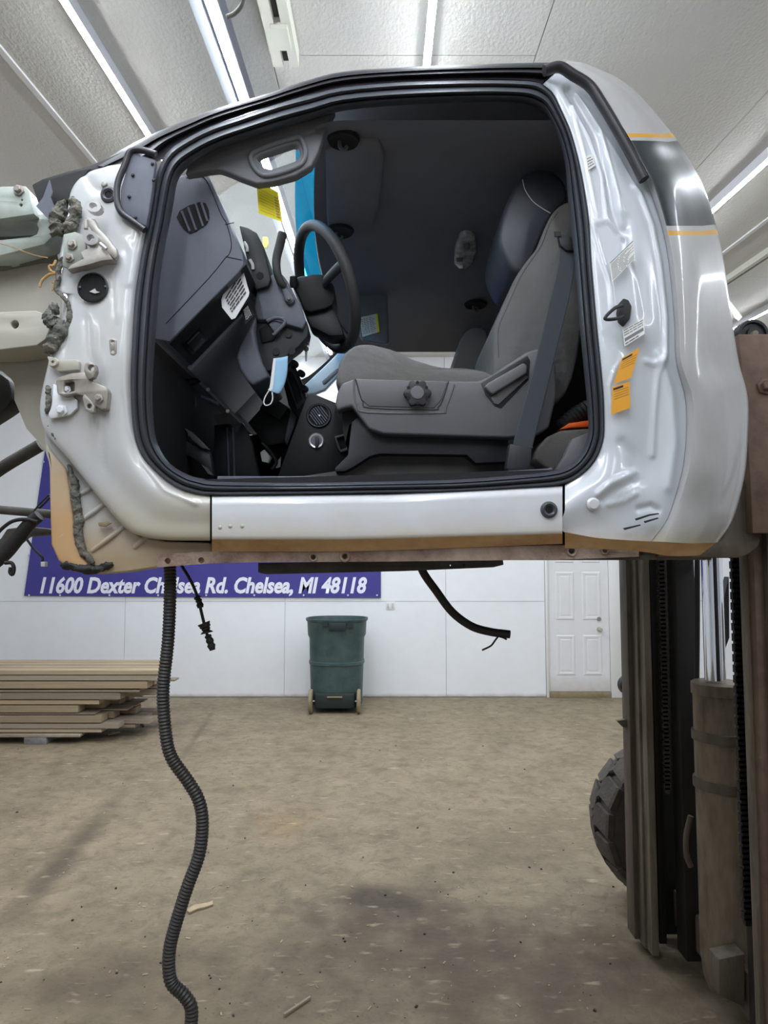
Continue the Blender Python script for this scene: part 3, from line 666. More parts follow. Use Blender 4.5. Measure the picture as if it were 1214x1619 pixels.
# cowl and firewall
box('firewall', (-.70, 1.90, 1.83), (-.66, 3.62, 2.40), 'firewall_black', cab)
box('cowl_panel', (-.95, 2.02, 2.46), (-.66, 3.6, 2.50), 'firewall_black', cab)
# lower cowl side with pressed ribs, grime and seam sealer
pc = [(68,663),(94,703),(124,742),(148,772),(173,804),(198,833),(222,848),(262,856),(332,858),(335,872),(330,889),(250,897),(200,905),(160,908),(112,903),(92,885),(82,860),(80,800),(79,740),(71,715)]
prism('cowl_side_lower', pc, 1.835, .05, 'primer_grey', cab, .012, 3)
prism('cowl_side_edge', [(71,700),(80,712),(104,742),(112,790),(118,850),(132,884),(150,906),(112,904),(91,886),(80,861),(78,800),(77,740)], 1.826, .03, 'primer_tan', cab, .008, 3)
for a, b in (((128,781),(147,769)),((130,822),(166,796)),((146,871),(196,833)),((88,857),(110,838)),((212,866),(232,848))):
    tube('pressed_rib', [V(*a, 1.837), V((a[0]+b[0])/2, (a[1]+b[1])/2, 1.832), V(*b, 1.837)], .007, 'primer_grey', cab, 8, 3)
rd = random.Random(3)
from mathutils import noise as mnoise
def bead(name, pts, Y, r, parent, material='sealant', jit=1.5):
    P = []
    for (x, y), (x2, y2) in zip(pts[:-1], pts[1:]):
        n_ = max(1, int(math.hypot(x2-x, y2-y)/16))
        for k in range(n_): P.append(V(x+(x2-x)*k/n_+rd.uniform(-jit, jit), y+(y2-y)*k/n_, Y))
    P.append(V(*pts[-1], Y)); q = rd.uniform(0, 50)
    o = tube(name, P, lambda t: r*(.8+.35*mnoise.noise((t*9+q, q, 0)))*min(1, .35+6*t, .35+6*(1-t)), material, parent, 16, 10)
    for v in o.data.vertices: v.co += mnoise.noise_vector(v.co*60+Vector((q, 0, 0)))*r*.38+mnoise.noise_vector(v.co*170)*r*.22
    return o
bead('seam_sealer', [(108,735),(118,765),(121,800),(126,845),(132,870),(148,890)], 1.828, .014, cab)
bead('seam_sealer', [(76,670),(92,697)], 1.80, .008, cab)
bead('seam_sealer', [(96,318),(92,345),(88,362),(96,372)], 1.80, .022, cab, jit=5)
bead('seam_sealer', [(112,312),(122,330),(112,352),(106,372)], 1.795, .017, cab, jit=4)
bead('seam_sealer', [(98,405),(92,425),(90,458),(104,475),(110,500),(104,530),(98,552)], 1.80, .009, cab)
bead('seam_sealer', [(84,480),(80,505),(92,520),(80,545),(70,550)], 1.79, .024, cab, jit=5)
bead('seam_sealer', [(74,610),(78,630),(74,655)], 1.79, .010, cab)
bead('torn_insulation', [(96,892),(120,898),(150,900),(178,892)], 1.83, .014, cab, 'cable_black', 4)
prism('clip_tab', [(154,826),(170,824),(176,827),(166,833),(156,832)], 1.815, .008, 'wheel_tan', cab, .002)
# front structure left on the firewall
prism('apron_top_box', [(-230,299),(0,295),(40,294),(46,302),(49,318),(54,338),(0,346),(-230,352)], 1.90, .10, 'apron_green', cab, .004, holes=[circ(33,324,2.5,8), circ(34.5,316,2,4)])
bolt(V(30,301,1.897), (0,-1,0), .010, 'hinge_metal', cab)
prism('apron_rail', [(-230,353),(0,347),(70,338),(92,342),(98,352),(84,372),(70,386),(0,404),(-230,410)], 1.93, .08, 'apron_green', cab, .006, holes=[[(-215,360),(0,354),(48,350),(57,353),(61,361),(58,370),(48,374),(0,379),(-215,388)]])
prism('apron_rail_back', [(-230,340),(90,340),(80,380),(-230,405)], 2.06, .02, 'firewall_black', cab)
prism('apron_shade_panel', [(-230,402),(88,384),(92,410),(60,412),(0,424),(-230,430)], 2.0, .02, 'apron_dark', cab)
prism('inner_fender', [(-230,420),(60,408),(98,402),(96,480),(92,560),(74,600),(73,716),(60,698),(41,677),(22,632),(22,607),(17,599),(0,585),(-230,545)], 2.02, .02, 'apron_dusty', cab, .003)
prism('lower_bracket', [(-230,494),(0,493),(56,491),(72,497),(80,515),(72,536),(58,546),(0,553),(-230,556)], 1.88, .12, 'apron_dusty', cab, .012, 3, holes=[circ(23,513,6.5,12)])
prism('body_mount', [(-60,570),(0,590),(14,600),(18,615),(18,632),(10,645),(0,652),(-60,690)], 2.10, .08, 'rubber_black', cab, .01)
tube('loose_thread', [V(-10,382,1.9), V(20,391,1.9), V(50,402,1.9), V(76,408,1.88)], .0012, 'wire_tan', cab, 5, 4)
tube('torn_wire', [V(88,412,1.86), V(84,420,1.85), V(78,420,1.85), V(80,428,1.85), V(88,432,1.85), V(78,434,1.85), V(70,440,1.85), V(65,446,1.85), V(63,454,1.85)], .0035, 'wire_tan', cab, 6, 4)
tube('torn_wire', [V(83,446,1.85), V(87,449,1.85), V(84,455,1.85), V(83,460,1.85)], .003, 'wire_tan', cab, 6, 4)
# frame pipes and harness ahead of the cab
tube('brace_bar', [V(-200,885,2.35), V(-60,785,2.35), V(0,742,2.35), V(40,718,2.35), V(64,704,2.35)], .022, 'frame_pipe', cab, 10, 3)
tube('brace_bar', [V(-200,792,2.25), V(-60,800,2.25), V(0,806,2.25), V(82,813,2.25)], .014, 'frame_pipe', cab, 10, 3)
tube('harness_trunk', [V(-200,1030,2.2), V(-60,925,2.2), V(0,882,2.2), V(25,855,2.2), V(45,830,2.2), V(62,815,2.2)], lambda t: .026-.006*t, 'cable_black', cab, 10, 5)
prism('frame_horn', [(-200,950),(0,852),(10,836),(40,832),(80,836),(80,845),(36,848),(24,858),(0,872),(-200,975)], 2.32, .06, 'frame_pipe', cab, .006)
tube('harness_branch', [V(-10,850,2.18), V(4,835,2.18), V(20,824,2.18), V(40,821,2.18), V(60,825,2.18)], .006, 'cable_black', cab, 8, 4)
tube('harness_branch', [V(42,852,2.2), V(52,866,2.2), V(62,876,2.2), V(67,882,2.2), V(67,890,2.2)], .004, 'cable_black', cab, 8, 4)
prism('plug_connector', [(64,888),(71,888),(71,896),(64,896)], 2.195, .02, 'label_grey', cab, .002)
tube('harness_branch', [V(8,890,2.15), V(18,890,2.15), V(22,898,2.15), V(20,908,2.15), V(16,905,2.15), V(17,897,2.15)], .006, 'cable_black', cab, 8, 4)
tube('harness_branch', [V(58,806,2.3), V(68,798,2.3), V(79,786,2.3)], .004, 'cable_black', cab, 8, 4)
tube('harness_branch', [V(45,830,2.2), V(46,820,2.2), V(60,800,2.2), V(78,782,2.2)], .003, 'cable_black', cab, 6, 4)
# hinges
def hinge_top():
    h = prism('upper_hinge', [(100,370),(118,366),(134,372),(137,400),(128,412),(106,424),(98,420)], 1.775, .012, 'apron_green', cab, .003)
    prism('hinge_arm', [(128,398),(140,392),(158,384),(170,398),(178,410),(160,412),(140,418),(106,426),(112,419),(132,409)], 1.76, .03, 'hinge_metal', h, .004)
    prism('hinge_arm', [(132,342),(150,346),(155,360),(168,372),(178,386),(184,392),(186,404),(180,410),(168,396),(150,372),(136,352)], 1.768, .02, 'hinge_metal', h, .005)
    def lug(cx, cy, w_, h_, rot):
        o_ = []
        for k in range(12):
            a = 2*math.pi*k/12; x = w_*math.cos(a); y = h_*math.sin(a); o_.append((cx+x*math.cos(rot)-y*math.sin(rot), cy+x*math.sin(rot)+y*math.cos(rot)))
        i_ = [((p[0]-cx)*.5+cx, (p[1]-cy)*.5+cy) for p in o_]
        prism('hinge_lug', o_, 1.752, .022, 'bare_steel', h, holes=[i_])
    lug(147, 325, 13, 10, .3); lug(143, 376, 13, 11, .4)
    tube('hinge_pin', [V(136,348,1.75), V(136,362,1.75)], .006, 'hinge_metal', h, 8, 1)
    tube('hinge_pin', [V(158,385,1.75), V(168,394,1.75)], .005, 'bare_steel', h, 8, 1)
    bolt(V(114,387,1.773), (0,-1,0), .009, 'hinge_metal', h); bolt(V(110,408,1.773), (0,-1,0), .008, 'hinge_metal', h)
hinge_top()
def hinge_low():
    h = prism('lower_hinge', [(84,606),(104,618),(122,632),(122,645),(110,656),(80,662),(76,655),(82,640)], 1.775, .012, 'white_plain', cab, .003)
    prism('hinge_arm', [(74,563),(84,565),(92,569),(120,568),(125,571),(124,584),(92,587),(80,580)], 1.77, .015, 'apron_dusty', h, .004)
    prism('hinge_strap', [(88,602),(92,596),(112,590),(132,588),(140,598),(150,604),(168,612),(171,618),(168,646),(160,648),(148,640),(134,626),(118,622),(100,626),(90,622)], 1.755, .03, 'hinge_metal', h, .005, holes=[[(101,604),(112,602),(117,604),(117,618),(104,622),(100,619)]])
    prism('hinge_lug', [(132,586),(134,574),(142,571),(150,576),(152,586),(148,596),(140,600)], 1.745, .02, 'hinge_metal', h, .004, holes=[circ(144,582,5,10)])
    prism('hinge_lug', [(130,628),(133,623),(142,632),(149,642),(148,651),(142,653),(134,648)], 1.745, .02, 'hinge_metal', h, .003, holes=[circ(141,642,4,8)])
    bolt(V(98,649,1.772), (0,-1,0), .010, 'white_plain', h); bolt(V(156,630,1.752), (0,-1,0), .008, 'hinge_metal', h); bolt(V(106,616,1.772), (0,-1,0), .007, 'white_plain', h)
    lathe('hinge_washer', [(.004,0),(.004,-.006),(.011,-.006),(.013,0)], V(85,573,1.768), (0,1,0), 'apron_dusty', h, 12)
hinge_low()
# round access hole in the hinge pillar
c = S(147,455,-.021)
ah = lathe('access_hole', [(.0395,.004),(.041,-.002),(.037,-.004),(.036,.0)], c, (0,1,0), 'rubber_black', cab, 28)
disc('hole_back', c+Vector((0,.002,0)), (0,-1,0), .0365, .001, 'firewall_black', ah)
prism('hole_rib', [(124,452),(128,452),(128,455),(124,455)], c.y-.003, .003, 'plastic_dash', ah); prism('hole_rib', [(165,451),(170,451),(170,454),(165,454)], c.y-.003, .003, 'plastic_dash', ah)
prism('hole_clip', [(141,461),(150,456),(152,460),(158,462),(150,464)], c.y-.003, .002, 'primer_grey', ah)
def grommet(px, py, r, d, name='grommet'):
    lathe(name, [(r*.42,.004),(r*.45,-.002),(r*.7,-.006),(r*.95,-.004),(r*1.02,.002)], S(px, py, d), (0,1,0), 'rubber_seal', cab, 24)
    disc('grommet_core', S(px, py, d+.001), (0,-1,0), r*.5, .001, 'firewall_black', cab)
grommet(172,308,.0225,-.018); grommet(868,806,.0215,-.034)
prism('striker_plate', [(172,537),(180,534),(184,538),(185,560),(180,563),(174,560)], ysd(548)-.024, .006, 'hinge_metal', cab, .002, holes=[circ(178,541,2.5,8), circ(178,556,2.5,8)])
lathe('body_plug', [(0,-.006),(.012,-.005),(.017,0)], S(938,797,-.032), (0,1,0), 'white_paint', cab, 20)
for x, y in ((348,834),(364,832),(383,832)): lathe('drain_plug', [(0,-.003),(.004,-.002),(.006,0)], S(x, y, -.032), (0,1,0), 'apron_dusty', cab, 10)
lathe('body_plug', [(0,-.006),(.006,-.005),(.009,0)], S(165,292,-.014), (0,1,0), 'hinge_metal', cab, 12)
for q in ([(1004,820),(1026,813),(1041,811),(1042,813),(1026,816),(1006,823)], [(1018,824),(1040,818),(1041,820),(1020,827)], [(985,835),(1012,829),(1013,831),(988,838)]): prism('scrape_mark', q, ysd(800)-.036, .003, 'print_black', cab)
# door striker and labels on the rear jamb
sk = prism('door_striker', [(986,471),(994,474),(999,484),(996,504),(987,515),(979,508),(976,494),(978,480)], ysd(490)-.034, .014, 'rubber_black', cab, .003)
tube('striker_loop', [V(984,483,1.76), V(972,487,1.745), V(958,500,1.74), V(958,505,1.74), V(974,504,1.745), V(985,500,1.76)], .0045, 'rubber_black', sk, 8, 3)
def SL(pts, d): return [S(x, y, d) for x, y in pts]
sticker('tyre_label', SL([(963,417),(1001,380),(1004,408),(967,446)], -.040), 'label_white', cab, [(.02,.98,.0,.05)]+text_bars(11,.04,.97,.1,.97,.4,3,2), 'print_grey')
sticker('serial_label', SL([(984,522),(1017,504),(1019,528),(987,548)], -.034), 'label_white', cab, text_bars(3,.04,.95,.0,.45,.4,4,5)+[(.04,.95,.55,.75)]+text_bars(1,.04,.8,.8,.98,.5,3,8), 'print_grey')
ob = [(.05,.62,.06,.14)]+[(.12,.92,.2+.09*k,.212+.09*k) for k in range(4)]
sticker('warning_label', SL([(983,566),(1011,550),(997,598),(970,607)], -.034), 'label_orange', cab, ob)
sticker('warning_label', SL([(968,612),(995,603),(996,645),(966,656)], -.034), 'label_orange', cab, ob)
sticker('service_label', SL([(926,248),(936,244),(941,262),(929,270)], -.022), 'label_white', cab, text_bars(4,.1,.9,.1,.9,.4,3,4), 'print_grey')

# ------------------------------------------------------------------ cab interior
# headliner
def zh(Y): return 3.088-.073*(Y-1.88)+.03*math.sin(math.pi*max(0, min(1, (Y-1.88)/1.74)))
rows = []
YS = [1.875,1.93,2.05,2.2,2.4,2.6,2.8,3.0,3.2,3.4,3.55,3.63]
for Y in YS:
    t = max(0, min(1, (Y-1.95)/1.6)); xf = wsx(t)+.004
    e = .05*max(0, 1-(Y-1.875)/.14)+.05*max(0, 1-(3.63-Y)/.14)
    rows.append([Vector((xf+(.70-xf)*s, Y, zh(Y)-e+(.0 if s < .9 else -.03*(s-.9)/.1)-.02*max(0, 1-s/.06))) for s in (0,.04,.1,.2,.35,.5,.65,.8,.9,1)])
hl = loft('headliner', rows, 'headliner', cab, n=2, m=2, smooth=60)
# raised sun visor bed in the headliner, with its clips
def onroof(px, py, d=0.0):
    Y = 2.5
    for _ in range(12):
        b = (CY-py)/FPX; s = (SP+b*CP)/(CP-b*SP); Y = (zh(Y)-d-CAMZ)/s
    return V(px, py, Y)
def roof_patch(name, pts, up, m, parent, bev=.006):
    f = [onroof(x, y, .002) for x, y in pts]
    return solid(name, [p-Vector((0,0,up)) for p in f], [p+Vector((0,0,.03)) for p in f], m, parent, bev, 3)
roof_patch('visor_bed', [(513,232),(560,214),(598,216),(608,240),(600,320),(588,352),(560,364),(540,372),(520,372),(516,330)], .016, 'headliner', hl, .010)
def clip_cup(px, py, r):
    c = onroof(px, py, .023 if px < 600 else .004)
    o = lathe('clip_recess', [(0,.0),(r*.7,.001),(r,-.006),(r*1.1,.004)], c, (0,0,1), 'cup_dark', hl, 20)
    tube('visor_clip', [c+Vector((-.012,0,-.004)), c+Vector((-.010,0,-.022)), c+Vector((.004,0,-.030)), c+Vector((.010,0,-.018))], .006, 'plastic_grey', o, 6, 4)
    return o
clip_cup(543,222,.045); clip_cup(537,366,.05); clip_cup(752,482,.05)
c = onroof(735,392,.004)
dm = empty('dome_tmp', c, None, None); bpy.data.objects.remove(dm)
dm = roof_patch('dome_lamp', [(727,368),(735,364),(747,366),(753,374),(753,392),(746,412),(736,420),(724,419),(717,411),(718,394)], .018, 'lens_clear', hl, .008)
roof_patch('lamp_switch', [(731,378),(742,376),(743,386),(733,388)], .022, 'plastic_grey', dm, .003)
roof_patch('lamp_switch', [(721,401),(732,400),(731,406),(721,407)], .022, 'plastic_grey', dm, .003)
# passenger sun visor hanging open, with warning label
vs_ = prism('sun_visor', [(555,459),(606,450),(612,456),(615,541),(610,544),(572,538),(564,520)], 3.12, .025, 'trim_taupe', cab, .008, 3)
tube('visor_rod', [V(545,458,3.13), V(575,455,3.13), V(604,450,3.13)], .008, 'plastic_black', vs_, 8, 3)
sticker('visor_label', [V(568.5,502,3.118), V(597,496,3.118), V(600,525,3.118), V(573,533,3.118)], 'label_white', vs_, text_bars(9,.06,.46,.1,.9,.35,3,3)+text_bars(9,.52,.84,.1,.9,.35,3,7), 'print_grey')
sticker('visor_label_strip', [V(594,497,3.116), V(597,496,3.116), V(600,525,3.116), V(597,526,3.116)], 'label_yellow', vs_)
# near A-pillar trim with grab handle opening
prism('pillar_trim', [(292,275),(327,269),(345,267),(360,272),(378,280),(405,290),(431,287),(467,277),(492,262),(503,240),(510,215),(522,188),(530,172),(497,180),(440,196),(385,214),(345,229),(300,252)], 1.915, .035, 'trim_taupe', cab, .006, 3,
      holes=[[(405,249),(413,243),(464,226),(471,230),(474,244),(467,254),(428,267),(416,264)]])
gh = [(396,250),(410,236),(466,218),(478,224),(483,244),(472,262),(428,277),(408,272)]
tube('grab_handle', [V(x, y, 1.912) for x, y in gh], .0075, 'trim_taupe', cab, 10, 4, closed=True)
# far A-pillar trim
ft = prism('pillar_trim', [(440,655),(483,607),(515,577),(541,551),(552,560),(548,578),(534,594),(514,616),(496,623),(480,622),(450,665)], 3.50, .04, 'blue_grey_trim', cab, .006, 3)
prism('grab_slot', [(509,603),(530,584),(535,582),(534,588),(514,607),(510,607)], 3.495, .006, 'plastic_dash', ft, .001)
# far and near rear side lining
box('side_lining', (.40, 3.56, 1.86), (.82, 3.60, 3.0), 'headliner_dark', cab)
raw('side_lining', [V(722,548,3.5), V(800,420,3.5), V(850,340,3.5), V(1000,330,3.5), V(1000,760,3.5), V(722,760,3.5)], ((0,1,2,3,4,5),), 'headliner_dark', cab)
prism('belt_pillar_trim', [(808,432),(818,428),(806,462),(797,492),(786,495),(797,460)], 3.42, .05, 'apron_dusty', cab, .003)
# dashboard
YD = 1.97
prof = [(236,300),(292,276),(326,271),(336,290),(360,345),(368,368),(383,398),(386,418),(378,430),(330,478),(285,523),(268,540),(240,536)]
dash = prism('dashboard', prof, YD, 1.58, 'plastic_dash', cab, .004, 3)
tube('dash_seam', [V(x, y, YD-.0005) for x, y in ((294,281),(318,279),(330,292),(350,340),(358,353),(366,385),(362,402),(356,408),(330,440),(262,512))], .0012, 'plastic_black', dash, 5, 3)
tube('dash_seam', [V(x, y, YD-.0005) for x, y in ((356,355),(370,352))], .0012, 'plastic_black', dash, 5, 3)
tube('dash_seam', [V(x, y, YD-.0005) for x, y in ((357,406),(382,411))], .0012, 'plastic_black', dash, 5, 3)
# side defroster vent
vo = [(279,344),(284,333),(298,325),(316,319),(325,321),(330,332),(331,345),(326,355),(310,366),(300,370),(292,364),(283,352)]
vt = prism('side_vent', vo, YD-.002, .006, 'firewall_black', cab)
for (a, b) in (((287,334),(300,366)),((297,328),(310,364)),((309,322),(321,358)),((318,320),(328,350))):
    tube('vent_slat', [V(*a, YD-.004), V(*b, YD-.004)], .0035, 'plastic_dash', vt, 6, 1)
F_, B_ = V(386,418,YD), V(268,540,YD)
fn = Vector((B_.z-F_.z, 0, F_.x-B_.x)).normalized()
if fn.x < 0: fn = -fn
def K(u, Y, d=0.0):
    p = F_.lerp(B_, u); return Vector((p.x, Y, p.z))+fn*d
def face_slab(name, u0, u1, y0, y1, d, m, parent, bev=.004, dep=.02):
    f = [K(u0,y0,d), K(u1,y0,d), K(u1,y1,d), K(u0,y1,d)]
    return solid(name, f, [p-fn*dep for p in f], m, parent, bev)
face_slab('dash_end_trim', -.02, 1.02, 1.972, 2.2, .004, 'plastic_dark', dash)
kp = face_slab('knee_panel', .18, 1.06, 2.2, 2.86, .014, 'plastic_knee', dash, .006)
face_slab('lower_stack', .1, 1.02, 2.87, 3.15, .006, 'plastic_dash', dash, .006)
sw = face_slab('headlamp_switch', .70, .94, 2.03, 2.14, .008, 'plastic_black', dash, .003); face_slab('switch_knob', .73, .90, 2.045, 2.12, .014, 'plastic_dark', sw, .004)
# dash labels
q = [V(383,424,2.02), V(395,466,2.02), V(372,505,2.02), V(350,484,2.02)]
sl_ = prism('operation_label', [(378,424),(384,426),(394,462),(393,468),(372,503),(366,505),(351,486),(350,474),(358,446)], 2.0, .002, 'label_grey', cab)
bars = text_bars(6,.06,.94,.06,.94,.5,3,11)
qq = [V(379,428,1.999), V(353,472,1.999), V(366,499,1.999), V(392,464,1.999)]
raw('printed_text', [quad_on(qq, u, v)+Vector((0,-.001,0)) for r in bars for u, v in ((r[0],r[2]),(r[1],r[2]),(r[1],r[3]),(r[0],r[3]))], [tuple(range(4*i, 4*i+4)) for i in range(len(bars))], 'print_black', sl_)
s2 = prism('fuse_label', [(381,488),(392,478),(402,498),(388,514)], 2.04, .002, 'plastic_black', cab)
bars = text_bars(5,.1,.9,.1,.9,.45,4,4); qq = [V(383,489,2.038), V(392,480,2.038), V(400,498,2.038), V(388,511,2.038)]
raw('printed_text', [quad_on(qq, v, u) for r in bars for u, v in ((r[0],r[2]),(r[1],r[2]),(r[1],r[3]),(r[0],r[3]))], [tuple(range(4*i, 4*i+4)) for i in range(len(bars))], 'print_white', s2)
# instrument hood
ch = prism('instrument_hood', [(378,356),(392,360),(406,368),(416,388),(428,440),(424,452),(404,458),(396,440),(388,400)], 2.12, .42, 'plastic_dark', cab, .008)
for x, y in ((388,390),(397,418)): tube('bezel_chrome', [V(x-2,y-7,2.116), V(x+2,y,2.114), V(x+3,y+8,2.116)], .005, 'label_grey', ch, 6, 3)
disc('screw_hole', V(411,436,2.119), (0,-1,0), .012, .001, 'firewall_black', ch)
# centre stack, radio bezel and lower panel
cs = prism('centre_stack', [(440,575),(458,560),(468,583),(478,606),(486,634),(474,664),(456,640)], 2.62, .5, 'plastic_black', cab, .004)
prism('stack_bezel', [(448,590),(460,577),(476,612),(482,634),(470,650)], 2.612, .01, 'plastic_dark', cs, .002, holes=[[(454,592),(460,587),(472,614),(476,630),(469,640)]])
for x, y, r in ((467,577,.014),(478,592,.013),(483,616,.013)): lathe('stack_knob', [(0,-.03),(r*.9,-.03),(r,-.02),(r,0)], V(x, y, 2.63), (.2,1,0), 'rubber_black', cs, 14)
prism('ash_tray', [(410,646),(424,622),(456,644),(441,664)], 2.60, .05, 'plastic_black', dash, .003)
prism('stack_side_panel', [(460,645),(470,656),(453,702),(450,696)], 2.66, .02, 'trim_taupe', dash)
prism('stack_skirt', [(392,668),(412,646),(441,664),(458,648),(450,700),(420,705)], 2.7, .05, 'plastic_dark', dash, .003)
# steering column
col = prism('steering_column', [(407,449),(419,439),(430,434),(446,433),(455,445),(466,467),(477,487),(484,508),(478,520),(450,512),(428,506),(406,505),(402,487)], 2.14, .10, 'plastic_dash', cab, .014, 3)
prism('column_lower_shroud', [(406,505),(428,503),(455,508),(484,505),(488,522),(486,533),(472,549),(457,560),(450,569),(441,577),(426,587),(419,587),(408,558),(403,536)], 2.16, .07, 'plastic_dark', col, .014, 3)
prism('column_recess', [(409,520),(425,509),(448,505),(452,512),(440,524),(432,538),(414,542)], 2.152, .03, 'firewall_black', col, .004)
tube('tilt_handle', [V(422,508,2.14), V(434,503,2.14), V(447,504,2.14), V(450,511,2.14), V(440,522,2.14), V(432,530,2.14)], .006, 'plastic_dash', col, 8, 4)
prism('tilt_handle_pad', [(424,512),(434,505),(448,505),(450,511),(434,526)], 2.145, .012, 'plastic_dash', col, .003)
for x, y in ((456,528),(436,556),(461,555)): disc('shroud_screw_well', V(x, y, 2.157), (0,-1,0), .012, .002, 'plastic_black', col, 14)
kb = prism('column_bolster', [(404,498),(390,524),(378,548),(373,564),(379,584),(390,602),(399,610),(427,596),(414,572),(406,547),(402,522)], 2.13, .30, 'plastic_dash', cab, .012, 3)
sb = prism('shift_base', [(441,447),(448,444),(454,452),(466,472),(464,479),(456,481),(450,475)], 2.125, .02, 'plastic_dash', col, .006, 3)
bolt(V(457,473,2.124), (0,-1,0), .006, 'plastic_grey', sb)
tube('shift_lever', [V(450,452,2.13), V(444,447,2.12), V(438,430,2.11), V(437,410,2.11), V(442,388,2.11), V(447,369,2.11)], lambda t: .0115+.003*t, 'leather_rim', sb, 12, 5)
# steering wheel
C_ = V(515,457,2.32)
e1 = Vector((-.41, 0, .912)).normalized(); e2 = Vector((-.34, .93, -.10)); e2 = (e2-e1*e2.dot(e1)).normalized(); en = e1.cross(e2)
if en.x < 0: en = -en
ringp = [C_+e1*.205*math.cos(a)+e2*.205*math.sin(a) for a in [2*math.pi*k/24 for k in range(24)]]
whl = tube('steering_wheel', ringp, .0185, 'leather_rim', cab, 12, 2, closed=True)
hb = prism('airbag_hub', [(460,446),(472,437),(495,433),(515,434),(528,452),(530,472),(526,482),(515,488),(490,494),(480,490),(472,469)], 2.26, .14, 'plastic_black', whl, .012, 3)
prism('hub_back', [(483,498),(526,482),(534,500),(545,530),(521,531),(490,516)], 2.28, .10, 'plastic_dark', whl, .01)
for sgn in (-1, 1): tube('spoke', [C_+e2*.04*sgn-en*.02, C_+e2*.12*sgn-en*.015-e1*.01, C_+e2*.2*sgn-e1*.02], .014, 'plastic_dark', whl, 8, 3, flat=(1.6,.7))
tube('spoke', [C_-e1*.04-en*.02, C_-e1*.12-en*.02, C_-e1*.2], .014, 'plastic_dark', whl, 8, 3)
lathe('wiper_stalk_tip', [(0,-.01),(.012,-.006),(.014,.02),(.01,.03)], V(464,440,2.25), (0,.3,-1), 'rubber_black', col, 10)
prism('bulb_connector', [(415,374),(423,374),(424,386),(421,392),(417,391),(415,386)], 2.62, .02, 'label_yellow', cab, .003)
# footwell
pd_ = prism('brake_pedal', [(291,676),(302,682),(320,699),(331,711),(318,708),(303,695)], 2.28, .02, 'carpet', cab, .003)
tube('pedal_arm', [V(262,625,2.3), V(268,655,2.3), V(276,672,2.3), V(292,690,2.3)], .006, 'plastic_dash', pd_, 8, 4)
tube('pedal_arm', [V(273,618,2.32), V(282,652,2.32), V(290,676,2.32), V(300,690,2.32)], .004, 'plastic_grey', pd_, 8, 4)
ac = prism('accelerator_pedal', [(286,692),(318,708),(331,714),(334,728),(337,752),(328,746),(318,734),(300,722),(288,718)], 2.3, .03, 'plastic_dark', cab, .005)
prism('pedal_edge', [(318,734),(327,739),(337,752),(329,749)], 2.295, .006, 'carpet', ac)
tube('steering_shaft', [V(272,604,2.4), V(305,604,2.4), V(380,560,2.5)], .013, 'plastic_dark', cab, 10, 2)
prism('hood_release', [(258,598),(265,597),(266,609),(260,610)], 2.1, .03, 'yellow_plastic', cab, .003)
tube('parking_brake_rod', [V(303,648,2.4), V(308,640,2.4), V(306,628,2.4), V(302,660,2.4), V(295,668,2.4)], .006, 'plastic_grey', cab, 8, 3)
tube('linkage_rod', [V(318,627,2.35), V(335,634,2.35), V(346,640,2.35)], .006, 'plastic_dash', cab, 8, 3)
for x, y in ((329,616),(360,650)): lathe('panel_clip', [(0,-.006),(.006,-.004),(.007,0)], V(x, y, 2.4), (0,1,0), 'label_white', cab, 10)
prism('duct_outlet', [(337,655),(362,652),(364,670),(342,672)], 2.5, .05, 'carpet', cab, .004)
fwp = prism('footwell_panel', [(338,672),(384,668),(398,700),(410,757),(338,757)], 2.55, .04, 'plastic_dark', cab, .004)
for x in (362,371): tube('panel_rib', [V(x-3,676,2.548), V(x,757,2.548)], .004, 'plastic_dash', fwp, 6, 1)
prism('wiring_box', [(411,715),(418,710),(428,722),(424,732),(414,730)], 2.5, .03, 'label_white', cab, .003)
tube('harness_loop', [V(414,700,2.48), V(426,712,2.48), V(437,730,2.48), V(430,742,2.48)], .006, 'cable_black', cab, 6, 4)
prism('bracket_foil', [(432,738),(444,722),(443,738),(438,740)], 2.52, .004, 'label_grey', cab)
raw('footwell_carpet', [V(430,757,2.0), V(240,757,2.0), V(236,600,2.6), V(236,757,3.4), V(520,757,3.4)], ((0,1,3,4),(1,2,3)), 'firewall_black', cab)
prism('tunnel_cover', [(385,690),(440,680),(500,640),(540,640),(540,760),(385,760)], 2.95, .05, 'plastic_black', cab, .004)
# black console face with vent and lock
con = prism('console_box', [(437,758),(486,622),(500,624),(548,644),(554,735),(528,758)], 2.22, .35, 'plastic_black', cab, .004)
cvn = lathe('round_vent', [(0,.004),(.031,.004),(.033,-.004),(.038,-.005),(.041,0)], V(504,657,2.217), (0,1,0), 'plastic_dark', cab, 28)
disc('vent_back', V(504,657,2.214), (0,-1,0), .030, .001, 'firewall_black', cvn)
for k in range(-3, 4):
    c = V(504,657,2.208)+Vector((.0072*k*.8, 0, .0072*k*.6)); l = math.sqrt(max(0, .030**2-(.0072*k)**2))
    d = Vector((-.6, 0, .8)); tube('vent_slat', [c-d*l, c+d*l], .002, 'plastic_dash', cvn, 6, 1)
disc('vent_stud', V(505,657,2.204), (0,-1,0), .003, .002, 'label_white', cvn, 10)
lk = lathe('lock_ring', [(.018,-.003),(.023,-.004),(.026,0)], V(500,697,2.217), (0,1,0), 'bare_steel', cab, 24)
disc('lock_barrel', V(500,697,2.216), (0,-1,0), .018, .002, 'plastic_dash', lk); prism('lock_key', [(498,690),(503,690),(504,700),(501,709),(498,708)], 2.205, .006, 'rubber_black', lk, .001)
prism('console_latch', [(528,690),(549,684),(551,712),(538,716),(532,706)], 2.205, .02, 'plastic_dark', con, .003, holes=[[(533,693),(546,689),(547,708),(539,711)]])
